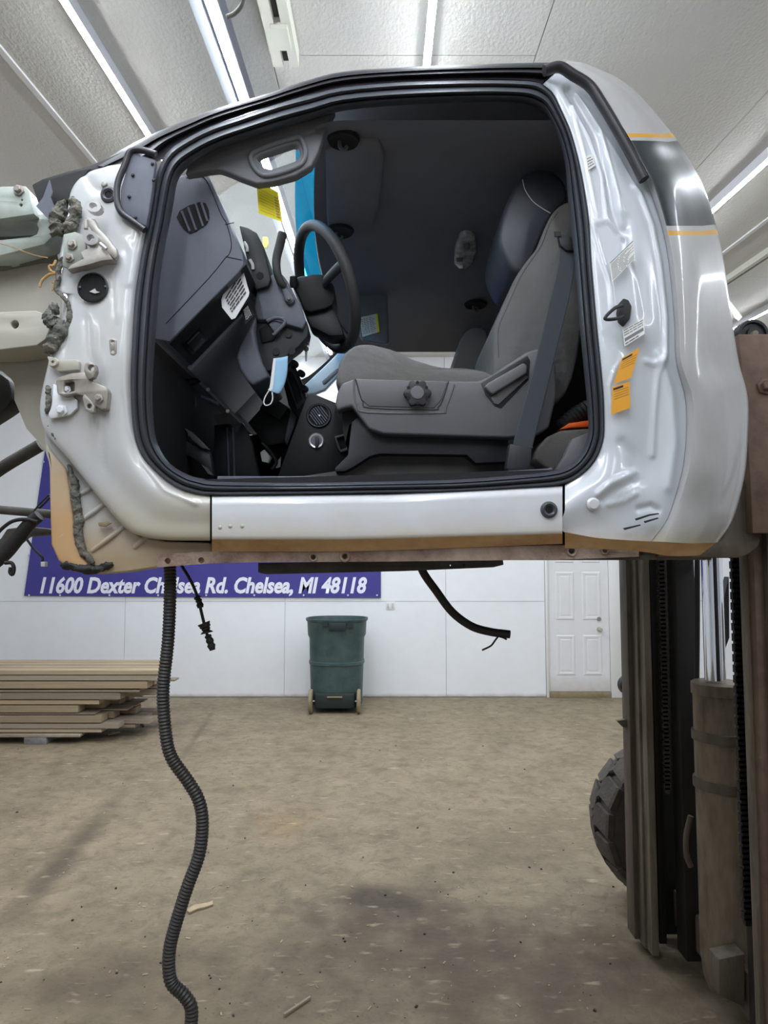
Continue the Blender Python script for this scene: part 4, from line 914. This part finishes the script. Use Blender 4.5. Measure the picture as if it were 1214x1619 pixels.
# carpet at the seat foot and rear corner trims
prism('sill_carpet', [(440,759),(530,745),(600,716),(760,716),(850,722),(900,738),(880,748),(840,752),(700,759)], 2.09, .02, 'carpet', cab)
tube('sill_scuff_strip', [V(345,757,1.86), V(500,757,1.86), V(700,753,1.86), V(850,746,1.86), (V(872,743,1.86))], .008, 'plastic_dash', cab, 6, 3, flat=(.9,1.4))
prism('rear_floor_trim', [(846,725),(852,705),(866,690),(888,680),(945,676),(945,735),(905,745),(876,747),(860,738)], 2.0, .2, 'carpet', cab, .015, 3)
prism('rear_sill_trim', [(876,748),(892,722),(904,694),(945,678),(945,735),(915,748)], 1.96, .03, 'plastic_grey', cab, .004)
prism('orange_wedge', [(884,679),(900,669),(945,662),(945,674),(905,676)], 2.02, .05, 'orange_plastic', cab, .003)
tube('corrugated_duct', [V(888,675,2.06), V(905,660,2.06), V(925,647,2.06), V(960,632,2.06)], .022, 'rubber_black', cab, 14, 6, rib=.004, pitch=.013)
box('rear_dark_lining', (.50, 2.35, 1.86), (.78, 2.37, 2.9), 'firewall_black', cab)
# seat belt
P_ = [((886,378),(910,378)),((882,420),(908,420)),((870,470),(900,470)),((854,540),(883,540)),((834,618),(864,618)),((813,694),(844,697)),((812,706),(842,709))]
rows = [[V(a[0]+(b[0]-a[0])*k/16, a[1]+(b[1]-a[1])*k/16, 1.925+(.0012 if k % 2 else 0)) for k in range(17)] for a, b in P_]
belt = loft('seat_belt', rows, 'belt_web', cab, n=4, smooth=180, thick=.002)
prism('belt_guide', [(882,368),(900,372),(912,380),(912,396),(896,396),(886,388)], 1.915, .02, 'rubber_black', belt, .004)
prism('belt_label', [(876,366),(887,366),(888,373),(877,374)], 1.912, .004, 'print_black', belt)
prism('belt_anchor', [(806,701),(841,708),(840,728),(836,744),(804,745),(800,740),(803,720)], 1.90, .035, 'plastic_dark', belt, .004)

# ------------------------------------------------------------------ seats
seat = prism('driver_seat', [(530,740),(550,720),(556,668),(566,660),(583,678),(606,687),(803,693),(806,730),(752,732),(738,719),(600,717),(585,721),(560,737),(545,745),(530,745)], 2.04, .46, 'plastic_dark', cab, .005)
seat['label'] = 'worn grey cloth driver seat with plastic side trim and dark headrest'
def cushion(name, pts, Y0, Y1, m, parent, r=.03, crown=.0):
    """upholstered body: traced outline rounded at both sides"""
    cx = sum(p[0] for p in pts)/len(pts); cy = sum(p[1] for p in pts)/len(pts); w_ = V(cx, cy, Y0)
    base = crs([V(x, y, Y0) for x, y in pts], 3, True); rows = []
    L_ = Y1-Y0
    for s, k in ((0,.0),(0,.55),(.006,.86),(.02,.96),(.045,1),(.5*L_,1+crown),(L_-.045,1),(L_-.02,.96),(L_-.006,.86),(L_,.55),(L_,0)):
        rows.append([w_+(Vector((p.x, w_.y, p.z))-w_)*1+((w_-Vector((p.x, w_.y, p.z))).normalized()*r*(1-k) if k > 0.5 else (w_-Vector((p.x, w_.y, p.z)))*(1-k))+Vector((0, s, 0)) for p in base])
    return loft(name, rows, m, parent, closed_v=True, n=1, smooth=70)
cushion('cushion', [(536,612),(533,583),(540,562),(556,547),(575,543),(598,545),(625,553),(667,571),(705,581),(746,583),(777,591),(790,612),(760,640),(600,640)], 2.035, 2.56, 'seat_fabric', seat, .035, .01)
emboss(seat.children[0], [([(600,548),(640,575),(700,590)], -.006, 6), ([(560,556),(590,580),(640,592)], -.005, 5), ([(665,574),(700,592),(740,596)], .005, 5), ([(548,570),(552,600)], -.005, 5)])
st_ = prism('side_trim', [(530,638),(533,622),(540,606),(561,598),(708,602),(758,602),(780,591),(800,577),(833,556),(850,551),(866,556),(879,576),(880,625),(868,676),(849,688),(803,692),(606,686),(583,678),(566,655),(556,642),(542,646),(533,650)], 2.0, .05, 'plastic_grey', seat, .009, 3)
prism('trim_inset', [(563,600),(707,604),(697,633),(686,645),(583,642),(572,632)], 1.997, .02, 'plastic_grey', st_, .002)
tube('trim_groove', [V(x, y, 1.999) for x, y in ((562,599),(568,622),(574,636),(584,645),(684,648),(692,644),(699,634),(709,603))], .0014, 'plastic_dark', st_, 6, 3)
tube('trim_swage', [V(x, y, 2.0) for x, y in ((560,600),(560,625),(566,642),(580,652),(694,653),(704,645),(718,608))], .003, 'plastic_grey', st_, 6, 3)
# lumbar knob with six lobes
kc = V(660,621,1.975); kk = []
for k in range(36):
    a = 2*math.pi*k/36; r = .036*(1+.13*math.cos(6*a)); kk.append(kc+Vector((r*math.cos(a), 0, r*math.sin(a))))
kn_ = solid('lumbar_knob', kk, [p+Vector((0,.022,0)) for p in kk], 'plastic_dark', st_, .003)
lathe('knob_cap', [(0,-.004),(.018,-.003),(.022,.002)], kc, (0,1,0), 'plastic_grey', kn_, 20)
for k in range(6):
    a = math.pi/6+2*math.pi*k/6; disc('knob_dimple', kc+Vector((.030*math.cos(a), .0005, .030*math.sin(a))), (0,-1,0), .005, .001, 'plastic_black', kn_, 8)
prism('lever_recess', [(760,606),(782,592),(834,562),(838,570),(836,600),(792,646),(782,642),(768,625)], 1.998, .01, 'plastic_dark', st_, .002)
prism('recline_lever', [(766,611),(772,605),(828,573),(834,578),(833,590),(780,623),(775,621)], 1.975, .03, 'plastic_grey', st_, .006, 3)
prism('lever_pad', [(776,628),(828,590),(836,596),(788,640),(781,638)], 1.992, .01, 'plastic_grey', st_, .003)
prism('riser_dark', [(540,644),(556,642),(566,660),(552,672),(546,700),(542,680)], 2.06, .4, 'plastic_black', seat)
cushion('backrest', [(782,600),(781,560),(781,515),(794,486),(815,437),(833,410),(850,388),(862,358),(876,332),(895,318),(915,316),(925,340),(925,480),(905,600),(870,640),(800,630)], 2.08, 2.55, 'seat_fabric', seat, .03, .004)
tube('seat_piping', [V(x, y, 2.082) for x, y in ((788,566),(788,520),(800,490),(822,440),(840,412),(856,388),(868,356),(882,336))], .0025, 'seat_vinyl', seat, 6, 4)
hr = cushion('headrest', [(823,277),(835,268),(855,264),(879,272),(894,288),(897,312),(880,332),(862,362),(847,393),(836,416),(824,430),(808,424),(793,398),(788,373),(795,334),(808,302)], 2.10, 2.42, 'seat_vinyl', seat, .04)
tube('headrest_stitching', [V(x, y, 2.098) for x, y in ((826,284),(830,300),(842,318),(858,330),(870,337))], .0015, 'label_grey', hr, 5, 4)
ps = prism('passenger_seat', [(580,640),(730,640),(730,700),(580,700)], 2.9, .4, 'plastic_dark', cab)
ps['label'] = 'grey passenger seat mostly hidden behind the driver seat'
cushion('backrest', [(722,600),(722,560),(728,535),(740,520),(754,516),(768,522),(775,540),(800,515),(820,520),(820,600)], 2.86, 3.3, 'seat_fabric', ps, .03)
cushion('cushion', [(560,640),(562,600),(590,592),(720,600),(740,640)], 2.86, 3.35, 'seat_fabric', ps, .03)

# ------------------------------------------------------------------ loose things in and under the cab
mk = empty('face_mask', V(437,600,2.1), 'folded pale blue surgical mask hanging under the steering column', 'mask')
mr_ = [[V(433,567,2.10), V(440,566,2.095), V(447,565,2.10), V(455,563,2.105)], [V(430,590,2.098), V(438,590,2.09), V(447,589,2.095), V(454,588,2.10)], [V(427,612,2.095), V(436,614,2.088), V(444,615,2.092), V(450,606,2.1)], [V(424,617,2.095), V(432,620,2.09), V(441,622,2.092), V(446,612,2.1)]]
loft('mask_body', mr_, 'mask_blue', mk, n=4, m=3, smooth=60, thick=.003)
loft('mask_edge', [[r[0]+Vector((-.001,-.003,0)), r[0].lerp(r[1], .5)+Vector((0,-.003,0))] for r in mr_], 'mask_white', mk, n=4, smooth=60)
tube('ear_loop', [V(425,618,2.09), V(419,628,2.09), V(417,637,2.09), V(421,641,2.09), V(428,638,2.09), V(431,630,2.09), V(430,620,2.09)], .002, 'mask_white', mk, 6, 5)
tg = empty('paper_tag', V(430,320,1.99), 'bright yellow paper tag on a wire hanging in front of the windshield', 'tag')
tp = solid('tag_sheet', [V(405,283,1.985), V(440,304,2.0), V(447,351,2.0), V(409,337,1.985)], [V(405,283,1.985)+Vector((0,.001,0)), V(440,304,2.0)+Vector((0,.001,0)), V(447,351,2.0)+Vector((0,.001,0)), V(409,337,1.985)+Vector((0,.001,0))], 'label_yellow', tg)
tq = [V(405,283,1.984), V(440,304,1.999), V(447,351,1.999), V(409,337,1.984)]
bars = [(.08,.7,.25+.09*k,.262+.09*k) for k in range(8)]+[(.76,.92,.24+.09*k,.28+.09*k) for k in range(8)]
raw('printed_text', [quad_on(tq, u, v)+Vector((0,-.001,0)) for r in bars for u, v in ((r[0],r[2]),(r[1],r[2]),(r[1],r[3]),(r[0],r[3]))], [tuple(range(4*i, 4*i+4)) for i in range(len(bars))], 'wire_tan', tp)
tube('tag_wire', [V(427,297,1.99), V(425,288,1.97), V(429,272,1.95)], .0008, 'bare_steel', tg, 5, 3)
ky = empty('ignition_key', V(484,555,2.2), 'small dark key hanging below the steering column', 'key')
disc('key_head', V(484,552,2.2), (0,-1,0), .0085, .003, 'rubber_black', ky, 14); prism('key_blade', [(482,555),(486,555),(485,570),(483,572),(482,568)], 2.199, .002, 'print_grey', ky)
tube('key_ring', [V(484,549,2.199)+Vector((.009*math.sin(a), 0, .009+.009*math.cos(a))) for a in [2*math.pi*k/10 for k in range(10)]], .0012, 'bare_steel', ky, 5, 2, closed=True)
# hanging looms and cables
tag(tube('corrugated_loom', [V(268,880,1.90), V(269,930,1.90), V(266,1010,1.90), V(258,1090,1.90), V(261,1150,1.90), V(270,1195,1.90), V(297,1235,1.90), V(314,1265,1.90), V(320,1300,1.90), V(315,1350,1.90), V(297,1400,1.90), V(281,1450,1.90), V(269,1495,1.90), V(267,1530,1.90), V(272,1555,1.90), V(292,1575,1.90), V(303,1598,1.90), V(298,1650,1.90), V(290,1720,1.90), Vector((-.53,1.90,.22)), Vector((-.52,1.91,.08)), Vector((-.46,1.93,.025)), Vector((-.30,1.97,.019))], .0150, 'hose_black', None, 14, 6, rib=.0028, pitch=.009), 'long black corrugated wiring loom hanging from the cab to the floor', 'wiring loom')
cb = empty('sensor_cable', V(320,960,2.0), 'thin black cable with two knobbly connectors dangling in front of the banner', 'cable')
tube('cable', [V(286,893,2.0), V(298,912,2.0), V(307,930,2.0), V(314,950,2.0), V(320,975,2.0), V(325,995,2.0), V(331,1015,2.0)], .0045, 'cable_black', cb, 8, 4)
def lump(n_, pts, r, seed):
    rr = random.Random(seed); ph = [rr.uniform(.6, 1.2) for _ in range(40)]
    tube(n_, [V(x, y, 2.0) for x, y in pts], lambda t: r*ph[int(t*39)], 'cable_black', cb, 8, 4)
lump('connector', [(311,943),(315,952),(317,961)], .012, 1); lump('connector', [(322,985),(325,993),(327,1001)], .016, 2); lump('connector', [(328,1004),(332,1014),(336,1028)], .011, 3)
hs = empty('cut_hose', V(740,950,2.15), 'thick black hose stub with a cut end curving out below the cab', 'hose')
tube('hose', [V(664,880,2.15), V(668,903,2.15), V(690,935,2.15), V(715,968,2.15), V(745,990,2.15), V(775,999,2.15), V(806,1003,2.15)], .0125, 'cable_black', hs, 12, 5)
tube('loose_wire', [V(790,1003,2.14), V(783,1012,2.14), V(776,1021,2.14), V(762,1028,2.14)], .0028, 'cable_black', hs, 6, 4); tube('loose_wire', [V(788,1006,2.14), V(795,1008,2.14), V(801,1011,2.14)], .0028, 'cable_black', hs, 6, 4)

# ------------------------------------------------------------------ the forklift
fk = empty('forklift', (1.5, 2.85, 0), 'dirty dark forklift with greasy steel mast and chrome lift cylinder carrying the cab', 'forklift')
def bar(name, pxa, pxb, Y, dY, z0, z1, m, bev=.004):
    xa = (pxa-CX)/FPX*Y; xb = (pxb-CX)/FPX*Y
    return box(name, (xa, Y, z0), (xb, Y+dY, z1), m, fk, bev)
# far mast channels
fr = bar('mast_rail', 988, 1002, 3.36, .10, .05, 2.6, 'mast_steel')
bar('mast_rail', 1003, 1013, 3.30, .16, .04, 2.6, 'mast_edge'); bar('mast_rail', 1014, 1025, 3.24, .22, .04, 2.6, 'mast_edge')
bar('mast_web', 1026, 1096, 3.42, .06, .04, 2.6, 'mast_black'); bar('mast_rail', 1026, 1037, 3.30, .08, .06, 2.6, 'mast_black')
bar('mast_rail', 1066, 1094, 3.16, .10, .06, 2.6, 'mast_black')
def chain(name, px, w, Y, z0, z1, pitch=.032):
    bm = bmesh.new(); x = (px-CX)/FPX*Y; z = z0; i = 0
    while z < z1:
        ww = w*(1 if i % 2 else .72); add_box(bm, (x, Y, z), (ww, .02, pitch*.86)); z += pitch*.6; i += 1
    o = link(name, from_bm(bm), 'mast_black' if px > 1100 else 'frame_pipe', fk); o['kind'] = 'stuff'; return o
chain('lift_chain', 1043, .032, 3.28, .75, 2.5); chain('lift_chain', 1160, .034, 2.62, .5, 2.4)
# near mast channels
bar('mast_rail', 1173, 1189, 2.46, .03, .04, 2.5, 'mast_edge'); bar('mast_rail', 1190, 1209, 2.42, .05, .04, 2.5, 'rust_plate'); bar('mast_rail', 1211, 1250, 2.39, .08, .04, 2.5, 'mast_steel'); bar('mast_rail', 1190, 1240, 2.50, .10, .04, 2.5, 'mast_black')
bar('mast_web', 1168, 1225, 2.62, .05, .04, 2.5, 'mast_black')
# cross members between the channels
box('cross_member', (1.36, 2.42, .10), (1.50, 3.40, .26), 'mast_steel', fk, .01)
box('cross_member', (1.40, 2.42, 2.40), (1.50, 3.40, 2.52), 'mast_steel', fk, .01)
# carriage plate with its roller
cp = prism('carriage_plate', [(1167,528),(1300,528),(1300,843),(1190,843),(1186,760),(1178,640)], 2.28, .05, 'rust_plate', fk, .004)
bolt(V(1209,611,2.278), (0,-1,0), .018, 'rust_plate', cp)
prism('plate_edge', [(1166,530),(1170,530),(1182,640),(1189,760),(1191,843),(1184,843),(1178,700)], 2.33, .05, 'mast_black', cp)
rl = lathe('mast_roller', [(0,-.02),(.024,-.02),(.026,-.008),(.040,-.008),(.044,-.016),(.053,-.016),(.056,0),(.056,.035),(0,.035)], V(1188,531,2.37), (0,1,0), 'rubber_black', fk, 28)
lathe('roller_pin', [(0,-.03),(.010,-.028),(.012,0)], V(1188,531,2.36), (0,1,0), 'mast_edge', rl, 12)
prism('fork_heel', [(1040,868),(1108,862),(1140,856),(1156,825),(1170,760),(1184,770),(1190,845),(1203,852),(1199,864),(1184,876),(1168,882),(1040,881)], 2.32, .12, 'mast_steel', fk, .006)
for y in (2.34, 2.98): box('fork_blade', (-.45, y, 1.805), (1.10, y+.12, 1.835), 'mast_steel', fk, .004)
prism('fork_heel', [(1060,868),(1130,862),(1150,800),(1165,800),(1165,866),(1150,872),(1060,872)], 2.98, .12, 'mast_steel', fk, .006)
# lift cylinder
cxx, cyy = (1128-CX)/FPX*2.9, 2.9
zt = V(1128,1085,2.8).z; zb = .10
cyl = lathe('lift_cylinder', [(0, zb), (.075, zb), (.09, zb+.04), (.1, zb+.12), (.1, zt-.05), (.106, zt-.048), (.106, zt-.004), (.1, zt), (.05, zt), (0, zt)], (cxx, cyy, 0), (0,0,1), 'cylinder_dirty', fk, 32)
lathe('cylinder_rod', [(.041, zt-.1), (.041, 2.46), (0, 2.46)], (cxx-.012, cyy, 0), (0,0,1), 'chrome', fk, 28)
for py in (1172, 1250):
    z = V(1128, py, 2.8).z; lathe('cylinder_band', [(.1, z-.02), (.109, z-.018), (.109, z+.018), (.1, z+.02)], (cxx, cyy, 0), (0,0,1), 'mast_steel', cyl, 32)
    box('band_bracket', (cxx+.06, cyy-.12, z-.018), (cxx+.2, cyy-.05, z+.018), 'mast_steel', cyl, .004)
tube('hydraulic_hose', [V(1102,860,3.0), V(1102,980,3.0), V(1101,1090,3.0)], .012, 'rubber_black', fk, 8, 3)
prism('cylinder_shoe', [(1136,1517),(1178,1508),(1178,1594),(1136,1574)], 2.72, .08, 'mast_steel', fk, .006)
tube('hose_loop', [V(1092,1290,3.0), V(1085,1320,3.0), V(1085,1350,3.0), V(1092,1370,3.0)], .012, 'mast_steel', fk, 8, 4)
prism('side_bracket', [(976,1140),(990,1138),(996,1146),(996,1152),(985,1150)], 3.40, .03, 'mast_edge', fk, .002)
lathe('mast_bolt', [(0,-.01),(.03,-.008),(.05,.0),(.05,.05)], V(997,1085,3.50), (0,1,0), 'rubber_black', fk, 18)
prism('tilt_strut', [(1141,960),(1152,912),(1153,1008),(1141,1040)], 3.6, .05, 'mast_black', fk)
# body behind the mast
box('chassis', (1.95, 2.25, .25), (3.6, 3.45, 1.15), 'mast_steel', fk, .05); box('counterweight', (3.3, 2.2, .3), (3.95, 3.5, 1.5), 'mast_steel', fk, .08)
for y in (2.3, 3.4): tube('guard_post', [(2.05, y, 1.1), (2.2, y, 2.2), (3.4, y, 2.25), (3.6, y, 1.2)], .035, 'mast_black', fk, 8, 4)
# tyres with chunky lugs
def tyre(Y0, Y1, cx0, R=.42):
    t = lathe('tyre', [(.2, 0), (.34, 0), (.375, .02), (.388, .06), (.388, Y1-Y0-.06), (.375, Y1-Y0-.02), (.34, Y1-Y0), (.2, Y1-Y0)], (cx0, Y0, R), (0,1,0), 'tyre', fk, 40)
    lathe('wheel_rim', [(.0, .05), (.08, .03), (.1, .06), (.18, .07), (.205, .02)], (cx0, Y0, R), (0,1,0), 'mast_black', t, 24)
    w_ = Y1-Y0
    bm = bmesh.new()
    pr = [(-.068,-.5),(-.05,-.12),(-.072,0),(.045,.02),(.068,-.1),(.05,-.5)]
    sh = [(.0,1),(.027,.96)]
    vs2 = []
    for r0, k in ((.380,1.0),(.408,1.0),(.416,.9)):
        ring = []
        for a, b in pr:
            ang = a/.40*k; yy = w_*.5+b*w_*.98*k if b < 0 else w_*.5+b*w_
            ring.append(bm.verts.new((r0*math.sin(ang), yy, r0*math.cos(ang)*1.0-(.02 if b < -.4 else 0))))
        vs2.append(ring)
    for p, q in zip(vs2[:-1], vs2[1:]):
        for k in range(6): bm.faces.new((p[k], p[(k+1) % 6], q[(k+1) % 6], q[k]))
    bm.faces.new(vs2[-1]); bm.faces.new(vs2[0]); me = from_bm(bm); me.materials.append(MATS['tyre'])
    N_ = 17
    for side in (0, 1):
        for k in range(N_):
            o = bpy.data.objects.new('tread_lug', me); COL.objects.link(o)
            a = 2*math.pi*(k+side*.5)/N_
            o.parent = t; o.matrix_parent_inverse = WM(t).inverted()
            M = Matrix.Translation((cx0, Y0, R)) @ Matrix.Rotation(a, 4, 'Y')
            if side: M = M @ Matrix.Translation((0, w_, 0)) @ Matrix.Rotation(math.pi, 4, 'Z')
            o.matrix_basis = M
tyre(3.66, 3.98, 1.53); tyre(1.78, 2.1, 1.62)

# ------------------------------------------------------------------ banner
bn = empty('wall_banner', V(320,940,WY-.02), 'dark blue vinyl banner with a white street address on the back wall', 'banner')
bp_ = [(80,650),(602,650),(602,945),(38,942),(54,830)]
sheet = prism('banner_sheet', bp_, WY-.02, .008, 'banner_blue', bn)
# gentle curve hem
tube('hem', [V(39,941,WY-.024), V(320,943,WY-.024), V(601,944,WY-.024)], .008, 'banner_blue', sheet, 6, 3)
for x in (46,95,173,250,326,402,480,550,596): disc('grommet', V(x, 941, WY-.03), (0,-1,0), .012, .004, 'label_white', sheet, 10)
for x, y in ((70,730),(62,800),(47,878)): disc('grommet', V(x-1, y, WY-.03), (0,-1,0), .014, .004, 'mask_blue', sheet, 10)
me = text_mesh('11600 Dexter Chelsea Rd. Chelsea, MI 48118', 1.0, .22, .036)
xs_ = [v.co.x for v in me.vertices]; ys_ = [v.co.y for v in me.vertices]
x0_, x1_ = min(xs_), max(xs_); cap = .69
a = V(63,937,WY-.026); b = V(580,937,WY-.026); top_ = V(63,913.5,WY-.026)
for v in me.vertices:
    u = (v.co.x-x0_)/(x1_-x0_); z = v.co.y/cap*(top_.z-a.z); v.co = (a.x+(b.x-a.x)*u, WY-.0225, a.z+z)
tx = link('address_lettering', me, 'banner_text', sheet)

# ------------------------------------------------------------------ green bin
gb = empty('trash_bin', FL(529,1124), 'dark green plastic wheeled trash bin without a lid against the back wall', 'trash bin')
byc = 8.42
def ell(cx, z, a, b, n=40, pw=2.6):
    out = []
    for k in range(n):
        t = 2*math.pi*k/n; c, s = math.cos(t), math.sin(t)
        out.append(Vector((cx+a*math.copysign(abs(c)**(2/pw), c), byc+.32+b*math.copysign(abs(s)**(2/pw), s), z)))
    return out
bx_ = V(530,1000,byc).x; zt_ = 1.10
prof2 = [(.055,.30,.30),(.06,.315,.31),(.30,.322,.315),(.545,.330,.32),(.55,.34,.33),(.585,.34,.33),(.59,.332,.322),(.86,.338,.325),(.90,.358,.335),(1.06,.366,.34),(1.075,.382,.352),(1.10,.384,.354),(1.10,.36,.33),(1.0,.345,.31),(.3,.30,.29),(.12,.29,.28)]
loft('bin_body', [ell(bx_, z, a, b) for z, a, b in prof2], 'bin_green', gb, closed_v=True, smooth=40)
raw('bin_bottom', ell(bx_, .1, .29, .28), [tuple(range(40))], 'bin_dark', gb)
yf = byc-.02
bd = prism('grip_slot', [(520,985),(547,985),(547,997),(520,997)], yf-.022, .03, 'bin_dark', gb, .004)
prism('grip_slot', [(509,985),(518,985),(518,990),(509,990)], yf-.022, .03, 'bin_dark', gb); prism('grip_slot', [(549,985),(559,985),(559,992),(549,992)], yf-.022, .03, 'bin_dark', gb)
box('axle_housing', (bx_-.24, byc-.05, .06), (bx_+.24, byc+.2, .24), 'bin_dark', gb, .02)
for sgn, px in ((-1, 493.5), (1, 565)):
    c = V(px, 1113, byc-.06); lathe('wheel', [(0,-.022),(.1,-.022),(.13,-.022),(.142,-.012),(.142,.012),(.13,.022),(0,.022)], (bx_+sgn*.285, byc-.02, .142), (1,0,0), 'wheel_tan', gb, 24)
tube('axle', [(bx_-.3, byc-.02, .142), (bx_+.3, byc-.02, .142)], .012, 'hinge_metal', gb, 8, 1)
box('foot_bar', (bx_-.09, byc-.07, .19), (bx_+.09, byc-.045, .205), 'wheel_tan', gb, .003)
tube('bin_rib', [Vector((bx_+.334*math.cos(t), byc+.32+.325*math.sin(t), .567)) for t in [2*math.pi*k/24 for k in range(24)]], .012, 'bin_green', gb, 6, 2, closed=True)

# ------------------------------------------------------------------ lumber pile on a pallet
lay = [(1060,1067,248,'lumber'),(1068,1076,246,'lumber_grey'),(1077,1089,232,'lumber'),(1091,1094,220,'lumber_grey'),(1095,1106,190,'lumber_grey'),(1107,1114,156,'lumber'),(1115,1127,124,'lumber'),(1128,1130,150,'lumber_grey'),(1131,1143,161,'lumber'),(1144,1152,188,'lumber_grey'),(1153,1158,162,'lumber')]
rd = random.Random(5)
uni = bmesh.new(); add_box(uni, (0,0,0), (1,1,1)); bevel(uni, .012, 1); UM = from_bm(uni)
meshes = {}
for k in ('lumber', 'lumber_grey'):
    m_ = UM.copy(); m_.materials.append(MATS[k]); meshes[k] = m_
YL = 7.05; n_l = len(lay)
for i, (t, b, ex, mk_) in enumerate(lay):
    z1 = V(100, t, YL).z; z0 = V(100, b, YL).z
    for j in range(4):
        w_ = .165; y0 = YL+j*.20+rd.uniform(-.006, .006)
        e = V(ex, 1100, YL).x+(rd.uniform(.0, .32)*min(j, 1) if i > 2 else rd.uniform(-.12, .02)*min(1, j))
        e = min(e, -2.27)
        s = -5.6+rd.uniform(-.3, .3)
        o = bpy.data.objects.new('board', meshes[mk_] if j else meshes[mk_]); COL.objects.link(o)
        hgt = max(.012, (z1-z0)*.93)
        o.location = ((s+e)/2, y0+w_/2, (z0+z1)/2); o.scale = (e-s, w_, hgt); o.rotation_euler = (0, 0, rd.uniform(-.002, .002))
        lv = ['topmost', 'second', 'third', 'fourth', 'fifth', 'sixth', 'seventh', 'eighth', 'ninth', 'tenth', 'lowest'][i]
        lv = lv+' layer' if i in (0, 10) else lv+' layer from the top'
        tag(o, [('weathered' if mk_ == 'lumber_grey' else 'pale')+' front board in the '+lv+' of the lumber stack', 'board second from the front in the '+lv+' of the lumber stack', 'board third from the front in the '+lv+' of the lumber stack', 'rearmost board in the '+lv+' of the lumber stack'][j], 'board', 'stacked lumber boards')
zp = V(100, 1159, YL).z
pl = empty('pallet', (-4, 7.3, 0), 'weathered grey wooden pallet under the lumber stack', 'pallet')
for y in (7.0, 7.28, 7.56): box('deck_board', (-5.6, y, zp-.03), (-3.0, y+.16, zp-.003), 'lumber_grey', pl, .003)
for x in (-5.4, -4.3, -3.55):
    box('stringer', (x, 7.0, .0), (x+.22, 7.72, zp-.032), 'pallet_grey', pl, .004)
# debris on the floor
rd = random.Random(9); bm = bmesh.new()
for _ in range(330):
    p = FL(rd.uniform(0, 990), 1110+500*rd.random()**1.3)
    if p.x < -2.2 and 6.8 < p.y < 8.1: continue
    s = rd.uniform(.002, .007); add_box(bm, (p.x, p.y, s*.3), (s*rd.uniform(1, 4.5), s*rd.uniform(.5, 1.2), s*.5), Matrix.Rotation(rd.uniform(0, 3.1), 3, 'Z'))
tag(link('floor_debris', from_bm(bm), 'lumber'), 'pale wood chips and grit scattered over the concrete floor', 'debris', kind='stuff')
bm = bmesh.new()
for _ in range(160):
    p = FL(rd.uniform(0, 990), 1130+480*rd.random()); s = .003+.007*rd.random()**3
    add_box(bm, (p.x, p.y, s*.3), (s*rd.uniform(.8, 1.8), s, s*.6), Matrix.Rotation(rd.uniform(0, 3.1), 3, 'Z'))
tag(link('floor_grit', from_bm(bm), 'dark_gap'), 'dark specks of grease and gravel scattered over the concrete floor', 'debris', kind='stuff')
def splinter(pts, label, m='lumber', h=.012):
    f = [FL(x, y)+Vector((0,0,h)) for x, y in pts]
    tag(solid('wood_splinter', f, [Vector((p.x, p.y, 0)) for p in f], m, None, .002), label, 'wood scrap')
splinter([(294,1442),(306,1434),(330,1430),(336,1427),(337,1433),(322,1438),(312,1440),(300,1446)], 'pale torn splinter of wood lying just right of the hanging loom')
splinter([(448,1606),(466,1594),(490,1578),(491,1581),(468,1597),(450,1609)], 'thin dark wood sliver near the bottom edge of the floor', 'lumber_grey')
splinter([(170,1160),(190,1157),(190,1159),(171,1163)], 'thin broken lath on the floor at the right end of the lumber stack')
splinter([(216,1132),(222,1138),(228,1149),(225,1150),(218,1141)], 'short dark stick on the floor beside the lumber stack', 'dark_gap')
